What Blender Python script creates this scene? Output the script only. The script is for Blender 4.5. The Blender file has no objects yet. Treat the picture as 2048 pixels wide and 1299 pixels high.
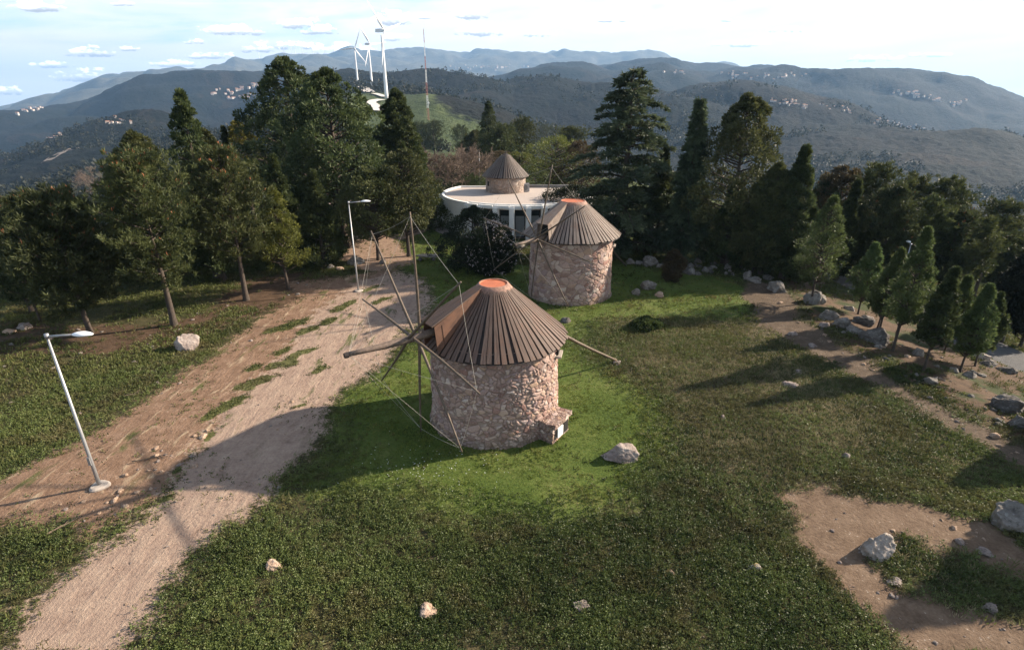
import bpy, math, random
import numpy as np
from mathutils import Vector
sc = bpy.context.scene
COL = sc.collection
R = math.radians
# ------------------------------------------------------------------ camera
CAMH, PITCH, FPX, PW, PH = 13.5, R(22.3), 1085.0, 2048, 1299
cd = bpy.data.cameras.new("camera"); cam = bpy.data.objects.new("camera", cd); COL.objects.link(cam)
cd.sensor_width = 36; cd.lens = FPX/PW*36; cd.clip_start = .1; cd.clip_end = 40000
cam.location = (0, 0, CAMH); cam.rotation_euler = (R(90)-PITCH, 0, 0)
sc.camera = cam
# ------------------------------------------------------------------ light
SUN_AZ, SUN_EL = R(70.9), R(26)          # azimuth from +Y towards +X
sunv = np.array([math.sin(SUN_AZ)*math.cos(SUN_EL), math.cos(SUN_AZ)*math.cos(SUN_EL), math.sin(SUN_EL)])
ld = bpy.data.lights.new("sun", 'SUN'); ld.energy = 5.0; ld.angle = R(1.0); ld.color = (1, .86, .69)
sun = bpy.data.objects.new("sun", ld); COL.objects.link(sun)
sun.rotation_euler = Vector(-sunv).to_track_quat('-Z', 'Y').to_euler()
sc.view_settings.view_transform = 'Standard'; sc.view_settings.look = 'None'
sc.view_settings.exposure = 1.4; sc.view_settings.gamma = 1
sc.cycles.max_bounces = 6; sc.cycles.diffuse_bounces = 3; sc.cycles.glossy_bounces = 2
sc.cycles.transmission_bounces = 4; sc.cycles.transparent_max_bounces = 8; sc.cycles.volume_bounces = 0
sc.cycles.use_denoising = True

class NT:
    """small helper round a node tree"""
    def __init__(s, t): s.t = t; s.n = t.nodes; s.l = t.links
    def new(s, ty, **kw):
        n = s.n.new(ty)
        for k, v in kw.items(): setattr(n, k, v)
        return n
    def put(s, sock, v):
        if isinstance(v, bpy.types.NodeSocket): s.l.new(v, sock)
        elif v is not None:
            if sock.type == 'RGBA' and isinstance(v, (tuple, list)) and len(v) == 3: v = (*v, 1)
            sock.default_value = v
    def math(s, op, a, b=None, c=None, clamp=False):
        n = s.new('ShaderNodeMath', operation=op, use_clamp=clamp)
        for i, v in enumerate((a, b, c)):
            if v is not None: s.put(n.inputs[i], v)
        return n.outputs[0]
    def vmath(s, op, a, b=None):
        n = s.new('ShaderNodeVectorMath', operation=op); s.put(n.inputs[0], a)
        if b is not None: s.put(n.inputs[1], b)
        return n.outputs['Value'] if op in ('DOT_PRODUCT', 'LENGTH') else n.outputs[0]
    def mix(s, f, a, b, mode='MIX'):
        n = s.new('ShaderNodeMix', data_type='RGBA', blend_type=mode)
        s.put(n.inputs[0], f); s.put(n.inputs[6], a); s.put(n.inputs[7], b); return n.outputs[2]
    def noise(s, vec, scale, detail=4, rough=.55, dist=0, out=0):
        n = s.new('ShaderNodeTexNoise'); n.inputs['Scale'].default_value = scale
        n.inputs['Detail'].default_value = detail; n.inputs['Roughness'].default_value = rough
        n.inputs['Distortion'].default_value = dist
        if vec is not None: s.put(n.inputs['Vector'], vec)
        return n.outputs[out]
    def step(s, v, a, b):
        n = s.new('ShaderNodeMapRange', interpolation_type='SMOOTHSTEP')
        s.put(n.inputs[0], v); n.inputs[1].default_value = a; n.inputs[2].default_value = b; return n.outputs[0]
    def ramp(s, v, stops):
        n = s.new('ShaderNodeValToRGB'); e = n.color_ramp.elements
        while len(e) < len(stops): e.new(.5)
        for el, (p, c) in zip(e, stops): el.position = p; el.color = (*c, 1)
        s.put(n.inputs[0], v); return n.outputs[0]
    def attr(s, name, out='Fac'):
        return s.new('ShaderNodeAttribute', attribute_name=name).outputs[out]
    def mapping(s, vec, scale=(1, 1, 1), rot=(0, 0, 0), loc=(0, 0, 0)):
        n = s.new('ShaderNodeMapping'); s.put(n.inputs[0], vec)
        n.inputs['Scale'].default_value = scale; n.inputs['Rotation'].default_value = rot; n.inputs['Location'].default_value = loc
        return n.outputs[0]
# --- pixel of the photograph -> ray
Fv = np.array([0, math.cos(PITCH), -math.sin(PITCH)]); Uv = np.array([0, math.sin(PITCH), math.cos(PITCH)]); Rv = np.array([1., 0, 0])
CAM = np.array([0, 0, CAMH])
def ray(u, v):
    d = Fv*FPX + Rv*(u-PW/2) - Uv*(v-PH/2); return d/np.linalg.norm(d)
def proj(X):
    X = np.asarray(X, float)-CAM; z = X@Fv
    return np.stack([PW/2+FPX*(X@Rv)/z, PH/2-FPX*(X@Uv)/z], -1)
def azel(u, v):
    d = ray(u, v); return math.atan2(d[0], d[1]), math.asin(d[2])
def P(u, v, z=0):
    d = ray(u, v); return CAM+d*((z-CAMH)/d[2])
# ------------------------------------------------------------------ sky
w = bpy.data.worlds.new("World"); sc.world = w; w.use_nodes = True
N = NT(w.node_tree); N.n.clear()
sky = N.new('ShaderNodeTexSky', sky_type='NISHITA', sun_disc=False)
sky.sun_elevation = SUN_EL; sky.sun_rotation = SUN_AZ; sky.air_density = 1.0; sky.dust_density = 1.6; sky.altitude = 400
tc = N.new('ShaderNodeTexCoord').outputs['Generated']
sep = N.new('ShaderNodeSeparateXYZ'); N.l.new(tc, sep.inputs[0])
sx, sy, sz = sep.outputs
az = N.math('ARCTAN2', sx, sy); el = N.math('ARCSINE', sz)
# the sky seen below the level horizon keeps the horizon's own sky colour
comb = N.new('ShaderNodeCombineXYZ'); N.l.new(sx, comb.inputs[0]); N.l.new(sy, comb.inputs[1]); N.l.new(N.math('MAXIMUM', sz, .012), comb.inputs[2])
N.l.new(comb.outputs[0], sky.inputs[0])
def cvec(a, e, z=0):
    c = N.new('ShaderNodeCombineXYZ'); N.put(c.inputs[0], a); N.put(c.inputs[1], e); c.inputs[2].default_value = z; return c.outputs[0]
# streaky high cloud; tilted a little like the bands in the photograph
elt = N.math('SUBTRACT', el, N.math('MULTIPLY', az, .06))
wisp = N.noise(cvec(N.math('MULTIPLY', az, 2.2), N.math('MULTIPLY', elt, 17)), 1.0, 6, .58, .6)
wisp2 = N.noise(cvec(N.math('MULTIPLY', az, 7), N.math('MULTIPLY', elt, 42), 3), 1.0, 5, .6, .4)
wv = N.math('ADD', N.math('MULTIPLY', wisp, .75), N.math('MULTIPLY', wisp2, .3))
lowband = N.step(el, .12, -.01)                     # thicker towards the horizon
right = N.step(az, -.75, .25)                      # veil thicker towards the sun
cover = N.step(N.math('ADD', N.math('ADD', wv, N.math('MULTIPLY', lowband, .46)), N.math('MULTIPLY', right, .15)), .37, .66)
cover = N.math('MULTIPLY', cover, .96)
cover = N.math('MULTIPLY', cover, N.math('ADD', .16, N.math('MULTIPLY', N.step(el, .75, .22), .84)))      # the open sky overhead is clear blue
veil = N.mix(wisp2, (5.5, 5.6, 5.8), (8.3, 8.05, 7.8))
blue = N.mix(N.math('MULTIPLY', N.step(el, .6, .15), .55), sky.outputs[0], (3.4, 6.6, 8.0))
col = N.mix(cover, blue, veil)
# separate small cumulus: az, el, half width, half height (radians)
pn = N.noise(cvec(N.math('MULTIPLY', az, 42), N.math('MULTIPLY', el, 95), 7), 1.0, 6, .6)
pn2 = N.noise(cvec(N.math('MULTIPLY', az, 130), N.math('MULTIPLY', el, 210), 2), 1.0, 4, .6)
pnn = N.math('ADD', N.math('MULTIPLY', N.math('SUBTRACT', pn, .5), 7.5), N.math('MULTIPLY', N.math('SUBTRACT', pn2, .5), 3.6))
CL = [(75, 14, 52, 13), (245, 8, 30, 5), (180, 105, 46, 11), (110, 130, 45, 8), (175, 152, 60, 15), (262, 98, 24, 6), (20, 183, 34, 10),
      (465, 62, 60, 12), (390, 84, 20, 6), (600, 48, 46, 13), (350, 128, 52, 8), (420, 112, 50, 8), (590, 92, 70, 10), (690, 100, 70, 12),
      (940, 28, 42, 15), (955, 62, 46, 13), (1062, 68, 40, 9), (790, 38, 44, 18), (845, 34, 14, 6), (790, 76, 30, 9), (1445, 40, 18, 5), (520, 98, 36, 9),
      (1480, 88, 50, 8), (1740, 118, 60, 8), (1860, 110, 40, 6), (1580, 60, 50, 7), (1215, 40, 40, 6), (640, 62, 36, 9)]
for (u, v, hw, hh) in CL:
    a0, e0 = azel(u, v); a1, e1 = azel(u+hw, v); a2, e2 = azel(u, v-hh)
    ha = abs(a1-a0)*.95; he = abs(e2-e0)*1.05; sl = (e1-e0)/(a1-a0)
    da = N.math('SUBTRACT', az, a0)
    de = N.math('SUBTRACT', N.math('SUBTRACT', el, e0), N.math('MULTIPLY', da, sl))
    x = N.math('DIVIDE', da, ha); y = N.math('DIVIDE', de, he)
    r2 = N.math('ADD', N.math('MULTIPLY', x, x), N.math('MULTIPLY', N.math('MULTIPLY', y, y), 1.0))
    dens = N.math('ADD', N.math('SUBTRACT', 1.05, r2), pnn)
    dens = N.math('SUBTRACT', dens, N.math('MULTIPLY', N.step(y, -.6, -1.0), 1.4))
    m = N.math('MULTIPLY', N.step(dens, .05, .75), N.step(r2, 2.6, 1.4))
    tone = N.step(N.math('ADD', y, N.math('MULTIPLY', pnn, .16)), -.55, .55)
    col = N.mix(N.math('MULTIPLY', m, .92), col, N.mix(tone, (3.0, 3.0, 3.3), (16.5, 15.8, 15.0)))
glow = N.math('ADD', 1, N.math('MULTIPLY', N.step(el, .26, .04), N.math('ADD', .02, N.math('MULTIPLY', right, .08))))   # the low sky towards the sun is the brightest
col = N.mix(1, col, glow, 'MULTIPLY')
bg = N.new('ShaderNodeBackground'); N.l.new(col, bg.inputs[0]); bg.inputs[1].default_value = .072
wo = N.new('ShaderNodeOutputWorld'); N.l.new(bg.outputs[0], wo.inputs[0])

# ------------------------------------------------------------------ mesh helpers
class MB:
    def __init__(s): s.V = []; s.F = []; s.M = []; s.S = []; s.n = 0
    def add(s, V, F, mi=0, shade=None):
        V = np.asarray(V, float).reshape(-1, 3); F = np.asarray(F, int)
        s.V.append(V); s.F.append(F+s.n); s.M.append(np.full(len(F), mi) if np.isscalar(mi) else np.asarray(mi))
        s.S.append(np.full(len(V), .5) if shade is None else np.broadcast_to(np.asarray(shade, float), (len(V),)))
        s.n += len(V); return s
    def box(s, c, size, rz=0, mi=0, taper=1.0, rx=0):
        x, y, z = [q/2 for q in size]
        v = np.array([(-x, -y, -z), (x, -y, -z), (x, y, -z), (-x, y, -z), (-x*taper, -y*taper, z), (x*taper, -y*taper, z), (x*taper, y*taper, z), (-x*taper, y*taper, z)])
        if rx: v = v@np.array([[1, 0, 0], [0, math.cos(rx), math.sin(rx)], [0, -math.sin(rx), math.cos(rx)]])
        ca, sa = math.cos(rz), math.sin(rz)
        v = v@np.array([[ca, sa, 0], [-sa, ca, 0], [0, 0, 1]])+np.asarray(c, float)
        return s.add(v, [(0, 3, 2, 1), (4, 5, 6, 7), (0, 1, 5, 4), (1, 2, 6, 5), (2, 3, 7, 6), (3, 0, 4, 7)], mi)
    def tube(s, pts, rad, n=8, mi=0, caps=True):
        pts = np.asarray(pts, float); k = len(pts); rad = np.broadcast_to(np.asarray(rad, float), (k,))
        t = np.gradient(pts, axis=0); t /= np.linalg.norm(t, axis=1)[:, None]+1e-9
        ref = np.array([0, 0, 1.]) if abs(t[0][2]) < .9 else np.array([1., 0, 0])
        a = np.cross(t, ref); a /= np.linalg.norm(a, axis=1)[:, None]+1e-9; b = np.cross(t, a)
        th = np.linspace(0, 2*np.pi, n, endpoint=False)
        V = pts[:, None]+rad[:, None, None]*(np.cos(th)[None, :, None]*a[:, None]+np.sin(th)[None, :, None]*b[:, None])
        F = [(i*n+j, i*n+(j+1) % n, (i+1)*n+(j+1) % n, (i+1)*n+j) for i in range(k-1) for j in range(n)]
        s.add(V.reshape(-1, 3), F, mi)
        if caps and n >= 3:
            base = s.n-k*n
            s.F.append(np.array([[base+j for j in range(n)][::-1]])); s.M.append(np.array([mi]))
            s.F.append(np.array([[base+(k-1)*n+j for j in range(n)]])); s.M.append(np.array([mi]))
        return s
    def lathe(s, prof, c=(0, 0, 0), n=64, mi=0, a0=0, a1=2*math.pi, jitter=None):
        prof = np.asarray(prof, float); k = len(prof); full = abs(a1-a0-2*math.pi) < 1e-6
        th = np.linspace(a0, a1, n, endpoint=not full)
        V = np.stack([prof[:, 0][:, None]*np.cos(th), prof[:, 0][:, None]*np.sin(th), np.repeat(prof[:, 1][:, None], n, 1)], -1).reshape(-1, 3)
        if jitter is not None: V = jitter(V)
        m = n if full else n-1
        F = [(i*n+j, i*n+(j+1) % n, (i+1)*n+(j+1) % n, (i+1)*n+j) for i in range(k-1) for j in range(m)]
        return s.add(V+np.asarray(c, float), F, mi)
    def build(s, name, mats, parent=None, smooth=False, shade=False, loc=None):
        me = make_mesh(name, np.concatenate(s.V), s.F, mats, np.concatenate(s.M), smooth, {'shade': np.concatenate(s.S)} if shade else {})
        o = bpy.data.objects.new(name, me); COL.objects.link(o)
        if parent is not None: o.parent = parent
        if loc is not None: o.location = loc
        return o
def make_mesh(name, V, Fl, mats, mi=None, smooth=False, attrs={}):
    me = bpy.data.meshes.new(name)
    Fl = [f for f in Fl if len(f)]
    sizes = np.concatenate([np.full(len(f), f.shape[1]) for f in Fl]); loops = np.concatenate([f.ravel() for f in Fl])
    me.vertices.add(len(V)); me.vertices.foreach_set('co', np.asarray(V, np.float32).ravel())
    me.loops.add(len(loops)); me.loops.foreach_set('vertex_index', loops.astype(np.int32))
    me.polygons.add(len(sizes)); me.polygons.foreach_set('loop_start', np.concatenate([[0], np.cumsum(sizes)[:-1]]).astype(np.int32))
    for m in (mats if isinstance(mats, (list, tuple)) else [mats]): me.materials.append(m)
    if mi is not None: me.polygons.foreach_set('material_index', np.asarray(mi, np.int32))
    me.polygons.foreach_set('use_smooth', np.full(len(sizes), smooth))
    for k, a in attrs.items():
        at = me.attributes.new(k, 'FLOAT', 'POINT'); at.data.foreach_set('value', np.asarray(a, np.float32))
    me.update(calc_edges=True); return me
def tag(o, label, cat, group=None):
    o['label'] = label; o['category'] = cat
    if group: o['group'] = group
    return o
def kind(o, k): o['kind'] = k; return o
def thing(name, label, cat, loc=(0, 0, 0), rz=0, group=None):
    o = bpy.data.objects.new(name, None); COL.objects.link(o); o.empty_display_size = .3
    o.location = loc; o.rotation_euler = (0, 0, rz); return tag(o, label, cat, group)
def copy_tree(o, parent=None):
    c = o.copy(); COL.objects.link(c)
    if parent is not None: c.parent = parent
    for ch in [q for q in bpy.data.objects if q.parent == o]: copy_tree(ch, c)
    return c

# ------------------------------------------------------------------ value noise
_rng = np.random.default_rng(5); _tab = _rng.random((256, 256))
def vnoise(x, y):
    xi = np.floor(x).astype(int); yi = np.floor(y).astype(int); fx = x-xi; fy = y-yi
    fx = fx*fx*(3-2*fx); fy = fy*fy*(3-2*fy)
    g = lambda a, b: _tab[a & 255, b & 255]
    return (g(xi, yi)*(1-fx)+g(xi+1, yi)*fx)*(1-fy)+(g(xi, yi+1)*(1-fx)+g(xi+1, yi+1)*fx)*fy
def fbm(x, y, wl, oct=4, g=.5):
    s = 0; a = 1; t = 0
    for i in range(oct):
        s = s+a*(vnoise(x/wl+17.3*i, y/wl-9.1*i)-.5); t += a; a *= g; wl *= .5
    return s/t*2
def sst(x, a, b):
    t = np.clip((x-a)/(b-a), 0, 1); return t*t*(3-2*t)

# ------------------------------------------------------------------ terrain height
LAY = [   # distance, crest line as seen in the photograph
 (400, [(-400, 520), (0, 450), (150, 425), (300, 400), (500, 360), (600, 330), (700, 303), (850, 286), (950, 290), (1000, 300), (1100, 335), (1200, 385), (1300, 425), (1500, 455), (2048, 500), (2400, 560)]),
 (720, [(-400, 470), (0, 400), (100, 372), (200, 345), (300, 322), (400, 300), (500, 265), (560, 225), (640, 192), (700, 187), (772, 191), (850, 181), (900, 190), (1000, 214), (1100, 255), (1200, 310), (1300, 345), (1400, 350), (1600, 360), (1800, 385), (2048, 420), (2400, 480)]),
 (960, [(-400, 420), (0, 372), (100, 335), (200, 305), (300, 282), (400, 275), (500, 255), (560, 222), (640, 190), (700, 182), (745, 183), (850, 186), (900, 205), (1000, 235), (1100, 265), (1200, 275), (1300, 265), (1400, 268), (1600, 285), (1800, 320), (2048, 355), (2400, 420)]),
 (1300, [(-400, 400), (0, 352), (60, 330), (120, 300), (200, 268), (280, 243), (330, 236), (400, 246), (470, 258), (560, 220), (640, 180), (700, 171), (760, 172), (850, 168), (900, 160), (960, 148), (1040, 150), (1120, 155), (1200, 155), (1300, 165), (1400, 180), (1500, 195), (1600, 212), (1700, 230), (1800, 252), (1900, 270), (2048, 284), (2400, 350)]),
 (2800, [(-400, 330), (0, 252), (60, 240), (130, 226), (180, 212), (240, 193), (300, 183), (380, 178), (450, 173), (520, 166), (600, 162), (700, 163), (800, 163), (880, 162), (1000, 155), (1040, 147), (1100, 136), (1170, 131), (1230, 130), (1270, 126), (1330, 128), (1400, 136), (1480, 141), (1540, 148), (1600, 153), (1650, 149), (1720, 152), (1800, 161), (1880, 173), (1940, 186), (2048, 200), (2400, 270)]),
 (8000, [(-400, 300), (0, 214), (60, 198), (150, 178), (250, 158), (340, 150), (420, 142), (450, 134), (470, 121), (500, 122), (525, 126), (560, 115), (620, 105), (690, 96), (740, 99), (830, 97), (900, 98), (1000, 97), (1050, 102), (1110, 100), (1170, 105), (1230, 110), (1290, 114), (1340, 124), (1400, 135), (1450, 132), (1490, 138), (1540, 139), (1600, 149), (1680, 160), (1800, 170), (2048, 215), (2400, 290)]),
]
_azg = np.linspace(R(-180), R(180), 1441)
def lay_el(pts):
    q = np.array([azel(u, v) for u, v in pts]); return np.interp(_azg, q[:, 0], q[:, 1])
_E = {r: lay_el(p) for r, p in LAY}
_rl = [95, 220]; _zl = [np.full_like(_azg, -2.5), None]
azc = R(-8)
_zl[1] = -48+36*np.exp(-((_azg-azc)/R(17))**2)
for i, (r, p) in enumerate(LAY):
    if r == 2800:
        e = np.minimum(_E[1300], _E[2800])-R(.9); _rl.append(1900); _zl.append(CAMH+1900*np.tan(e))
    if r == 8000:
        e = np.minimum(_E[2800], _E[8000])-R(.35); _rl.append(4600); _zl.append(CAMH+4600*np.tan(e))
    _rl.append(r); _zl.append(CAMH+r*np.tan(_E[r]))
_rl.append(11500); _zl.append(CAMH+11500*np.tan(_E[8000]-R(2.5)))
_rl = np.log(np.array(_rl, float)); _zl = np.array(_zl)
def zfar(az, r):
    lr = np.log(np.maximum(r, 1)); k = np.clip(np.searchsorted(_rl, lr)-1, 0, len(_rl)-2)
    t = np.clip((lr-_rl[k])/(_rl[k+1]-_rl[k]), 0, 1); t = t*t*(3-2*t)*.75+t*.25
    fa = (az-_azg[0])/(_azg[1]-_azg[0]); ia = np.clip(fa.astype(int), 0, len(_azg)-2); fa = fa-ia
    g = lambda kk: _zl[kk, ia]*(1-fa)+_zl[kk, ia+1]*fa
    return g(k)*(1-t)+g(k+1)*t
def znear(x, y):
    xe = 20.6+.5*np.sin(y*.11)
    s = -.17*np.maximum(0, x-xe-1)*sst(x, xe, xe+5)
    s = np.where(s < -5, -5+(s+5)*1.0, s); s = np.maximum(s, -11)
    l = -.2*np.maximum(0, -36-x)
    return s+l+.10*fbm(x, y, 7, 3)*sst(np.hypot(x, y), 6, 14)
def height(x, y):
    x = np.asarray(x, float); y = np.asarray(y, float)
    r = np.hypot(x, y); az = np.arctan2(x, y)
    r0 = 62+38*np.exp(-(az/R(24))**2); s = sst(r, r0, r0+110)
    f = zfar(az, np.maximum(r, 95.))
    m1 = sst(r, 300, 700); m2 = sst(r, 700, 2000)
    n = fbm(x, y, 900, 4)*30*m2+fbm(x+71, y, 260, 4)*9*m1+fbm(x, y+31, 110, 3)*3*sst(r, 200, 420)
    n = n+(fbm(x, y, 1700, 5, .6)*170-30)*sst(r, 3800, 6500)*(1-.6*sst(r, 7300, 8200))
    rid = np.abs(fbm(x+900, y-300, 520, 4)); n = n+(rid-.22)*120*sst(r, 500, 1500)
    return znear(x, y)*(1-s)+(f+n)*s
def hz(x, y): return float(height(np.array([x]), np.array([y]))[0])
_tt = np.exp(np.linspace(math.log(6), math.log(11000), 5000))
def hit(u, v):
    d = ray(u, v); p = CAM+d*_tt[:, None]; g = p[:, 2]-height(p[:, 0], p[:, 1])
    i = np.argmax(g < 0)
    if g[i] >= 0: return P(u, max(v, 260))
    i = max(i, 1); f = g[i-1]/(g[i-1]-g[i]); t = _tt[i-1]+(_tt[i]-_tt[i-1])*f
    return CAM+d*t
def hits(uv): return np.array([hit(u, v) for u, v in uv])
def top_h(base, vt):
    """height above base at which the vertical through base crosses photo row vt"""
    r = np.hypot(base[0], base[1])
    lo, hi = 0., min(120., .97*float((np.asarray(base)-CAM)@Fv)/math.sin(PITCH))
    for _ in range(50):
        m = (lo+hi)/2
        if proj(base+np.array([0, 0, m]))[1] > vt: lo = m
        else: hi = m
    return lo
def depth(p): return float((np.asarray(p)-CAM)@Fv)

# ------------------------------------------------------------------ ground zones, as outlines on the ground
def inpoly_sd(X, Y, poly):
    d = np.full(X.shape, 1e9); ins = np.zeros(X.shape, bool)
    n = len(poly)
    for i in range(n):
        x0, y0 = poly[i][:2]; x1, y1 = poly[(i+1) % n][:2]
        ex, ey = x1-x0, y1-y0; t = np.clip(((X-x0)*ex+(Y-y0)*ey)/(ex*ex+ey*ey+1e-12), 0, 1)
        d = np.minimum(d, np.hypot(X-x0-t*ex, Y-y0-t*ey))
        c = ((y0 > Y) != (y1 > Y)) & (X < (x1-x0)*(Y-y0)/(y1-y0+1e-12)+x0); ins ^= c
    return np.where(ins, d, -d)
ZP = {
 'track': [(-60, 1330), (-40, 1299), (20, 1270), (110, 1180), (180, 1120), (270, 1035), (340, 985), (380, 930), (450, 830), (550, 720), (640, 620), (720, 560), (800, 540), (850, 560), (862, 620), (800, 690), (740, 745), (690, 790), (640, 870), (600, 930), (520, 990), (390, 1120), (250, 1299), (220, 1330)],
 'red': [(-60, 1075), (-60, 985), (60, 935), (150, 890), (300, 800), (410, 720), (470, 670), (560, 615), (600, 590), (570, 565), (660, 555), (740, 545), (800, 530), (790, 600), (640, 680), (520, 790), (440, 880), (370, 960), (300, 1000), (190, 1062), (150, 1030), (60, 1040)],
 'litter': [(-60, 640), (100, 650), (300, 650), (420, 622), (480, 560), (600, 545), (700, 552), (640, 585), (560, 618), (500, 640), (330, 695), (120, 715), (-60, 720)],
 'lawn': [(540, 985), (650, 950), (640, 870), (680, 790), (790, 700), (862, 630), (850, 560), (800, 530), (830, 450), (905, 425), (930, 500), (1060, 530), (1230, 520), (1340, 545), (1480, 555), (1510, 600), (1490, 640), (1350, 640), (1200, 640), (1150, 690), (1220, 735), (1320, 790), (1370, 860), (1330, 930), (1220, 1020), (1100, 1062), (950, 1050), (830, 1010), (700, 985)],
 'path': [(1480, 585), (1500, 560), (1570, 570), (1600, 640), (1700, 700), (1800, 770), (1900, 830), (2048, 890), (2120, 930), (2120, 965), (2048, 930), (1950, 880), (1850, 830), (1750, 770), (1620, 705), (1520, 650)],
 'bare': [(1600, 1020), (1555, 985), (1640, 962), (1660, 985), (1720, 1000), (1850, 1012), (1960, 1040), (2120, 1150), (2120, 1200), (1930, 1105), (1800, 1080), (1745, 1120), (1790, 1160), (1900, 1195), (2000, 1240), (2120, 1290), (2120, 1330), (1850, 1320), (1750, 1240), (1660, 1170), (1615, 1090)],
 'slope': [(1570, 545), (1640, 560), (1760, 620), (1900, 675), (2120, 780), (2120, 900), (1960, 850), (1880, 790), (1780, 740), (1680, 675), (1600, 620)],
 'dry': [(1200, 690), (1260, 660), (1360, 645), (1500, 645), (1620, 715), (1750, 790), (1830, 860), (1750, 920), (1650, 990), (1500, 980), (1390, 900), (1360, 800), (1260, 735)],
 'side': [(690, 500), (700, 470), (790, 468), (880, 438), (885, 446), (800, 485), (830, 530), (740, 545), (680, 515)],
 'pave': [(540, 398), (750, 390), (770, 410), (720, 425), (690, 440), (600, 432), (540, 420)],
}
ZW = {k: hits(v) for k, v in ZP.items()}
ROADC = hits([(2260, 800), (2060, 728), (1960, 688), (1840, 622), (1690, 558), (1560, 520), (1450, 496), (1310, 458), (1230, 438), (1175, 420), (1130, 402)])
def road_sd(X, Y):
    d = np.full(X.shape, 1e9)
    for i in range(len(ROADC)-1):
        x0, y0 = ROADC[i][:2]; x1, y1 = ROADC[i+1][:2]; ex, ey = x1-x0, y1-y0
        t = np.clip(((X-x0)*ex+(Y-y0)*ey)/(ex*ex+ey*ey), 0, 1); d = np.minimum(d, np.hypot(X-x0-t*ex, Y-y0-t*ey))
    return 2.7-d
ISLES = []
for (u, v, wu) in [(470, 815, 70), (430, 838, 40), (585, 722, 60), (605, 705, 46), (515, 768, 52), (560, 700, 40), (640, 738, 44), (490, 778, 36), (420, 880, 26), (365, 938, 24), (545, 735, 40), (500, 740, 36), (620, 660, 46), (660, 640, 40), (590, 650, 50), (340, 985, 26), (595, 810, 30), (560, 655, 50), (690, 610, 44), (760, 600, 40), (740, 575, 36)]:
    p_ = hit(u, v); s_ = wu/FPX*float((p_-CAM)@Fv); ISLES.append((p_[0], p_[1], s_*.75, s_*.30, R(62)))
def zones(X, Y):
    out = {}
    soft = {'lawn': 2.0, 'dry': 2.2, 'litter': 1.5, 'slope': 1.3, 'track': 1.0, 'red': 1.0, 'path': .7, 'bare': .5, 'side': .7, 'pave': .5}
    wx = fbm(X, Y, 2.0, 4, .6)*.75; wy = fbm(X+40, Y-23, 2.0, 4, .6)*.75
    rx, ry = X, Y
    X = X+wx; Y = Y+wy
    isl = np.zeros(X.shape)
    for (cx, cy, ra, rb_, an) in ISLES:
        dx, dy = X-cx, Y-cy; a_ = dx*math.cos(an)+dy*math.sin(an); b_ = -dx*math.sin(an)+dy*math.cos(an); isl = np.maximum(isl, np.clip(1.25-np.sqrt((a_/ra)**2+(b_/rb_)**2), 0, 1))
    out['isle'] = np.clip(isl*1.4, 0, 1)
    for k, p in ZW.items(): out[k] = np.clip(.5+inpoly_sd(X, Y, p)/(2*soft[k]), 0, 1)
    out['road'] = np.clip(.5+road_sd(rx, ry)/.25, 0, 1)
    return out
# ------------------------------------------------------------------ materials
def mat(name):
    m = bpy.data.materials.new(name); m.use_nodes = True; t = NT(m.node_tree)
    return m, t, m.node_tree.nodes['Principled BSDF']
def bump(t, h, strength=.5, dist=.05):
    b = t.new('ShaderNodeBump'); b.inputs['Strength'].default_value = strength; b.inputs['Distance'].default_value = dist
    t.put(b.inputs['Height'], h); return b.outputs[0]
def geo(t): return t.new('ShaderNodeNewGeometry')
def obco(t): return t.new('ShaderNodeTexCoord').outputs['Object']
def rnd(t): return t.new('ShaderNodeObjectInfo').outputs['Random']
def simple(name, c, rough=.6, metal=0, var=.25, scale=6, bs=.0):
    m, t, b = mat(name); n = t.noise(obco(t), scale, 5, .6)
    a = tuple(x*(1-var) for x in c); d = tuple(x*(1+var) for x in c)
    t.put(b.inputs['Base Color'], t.ramp(n, [(.3, a), (.7, d)])); b.inputs['Roughness'].default_value = rough; b.inputs['Metallic'].default_value = metal
    if bs: t.put(b.inputs['Normal'], bump(t, n, bs, .02))
    return m

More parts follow.
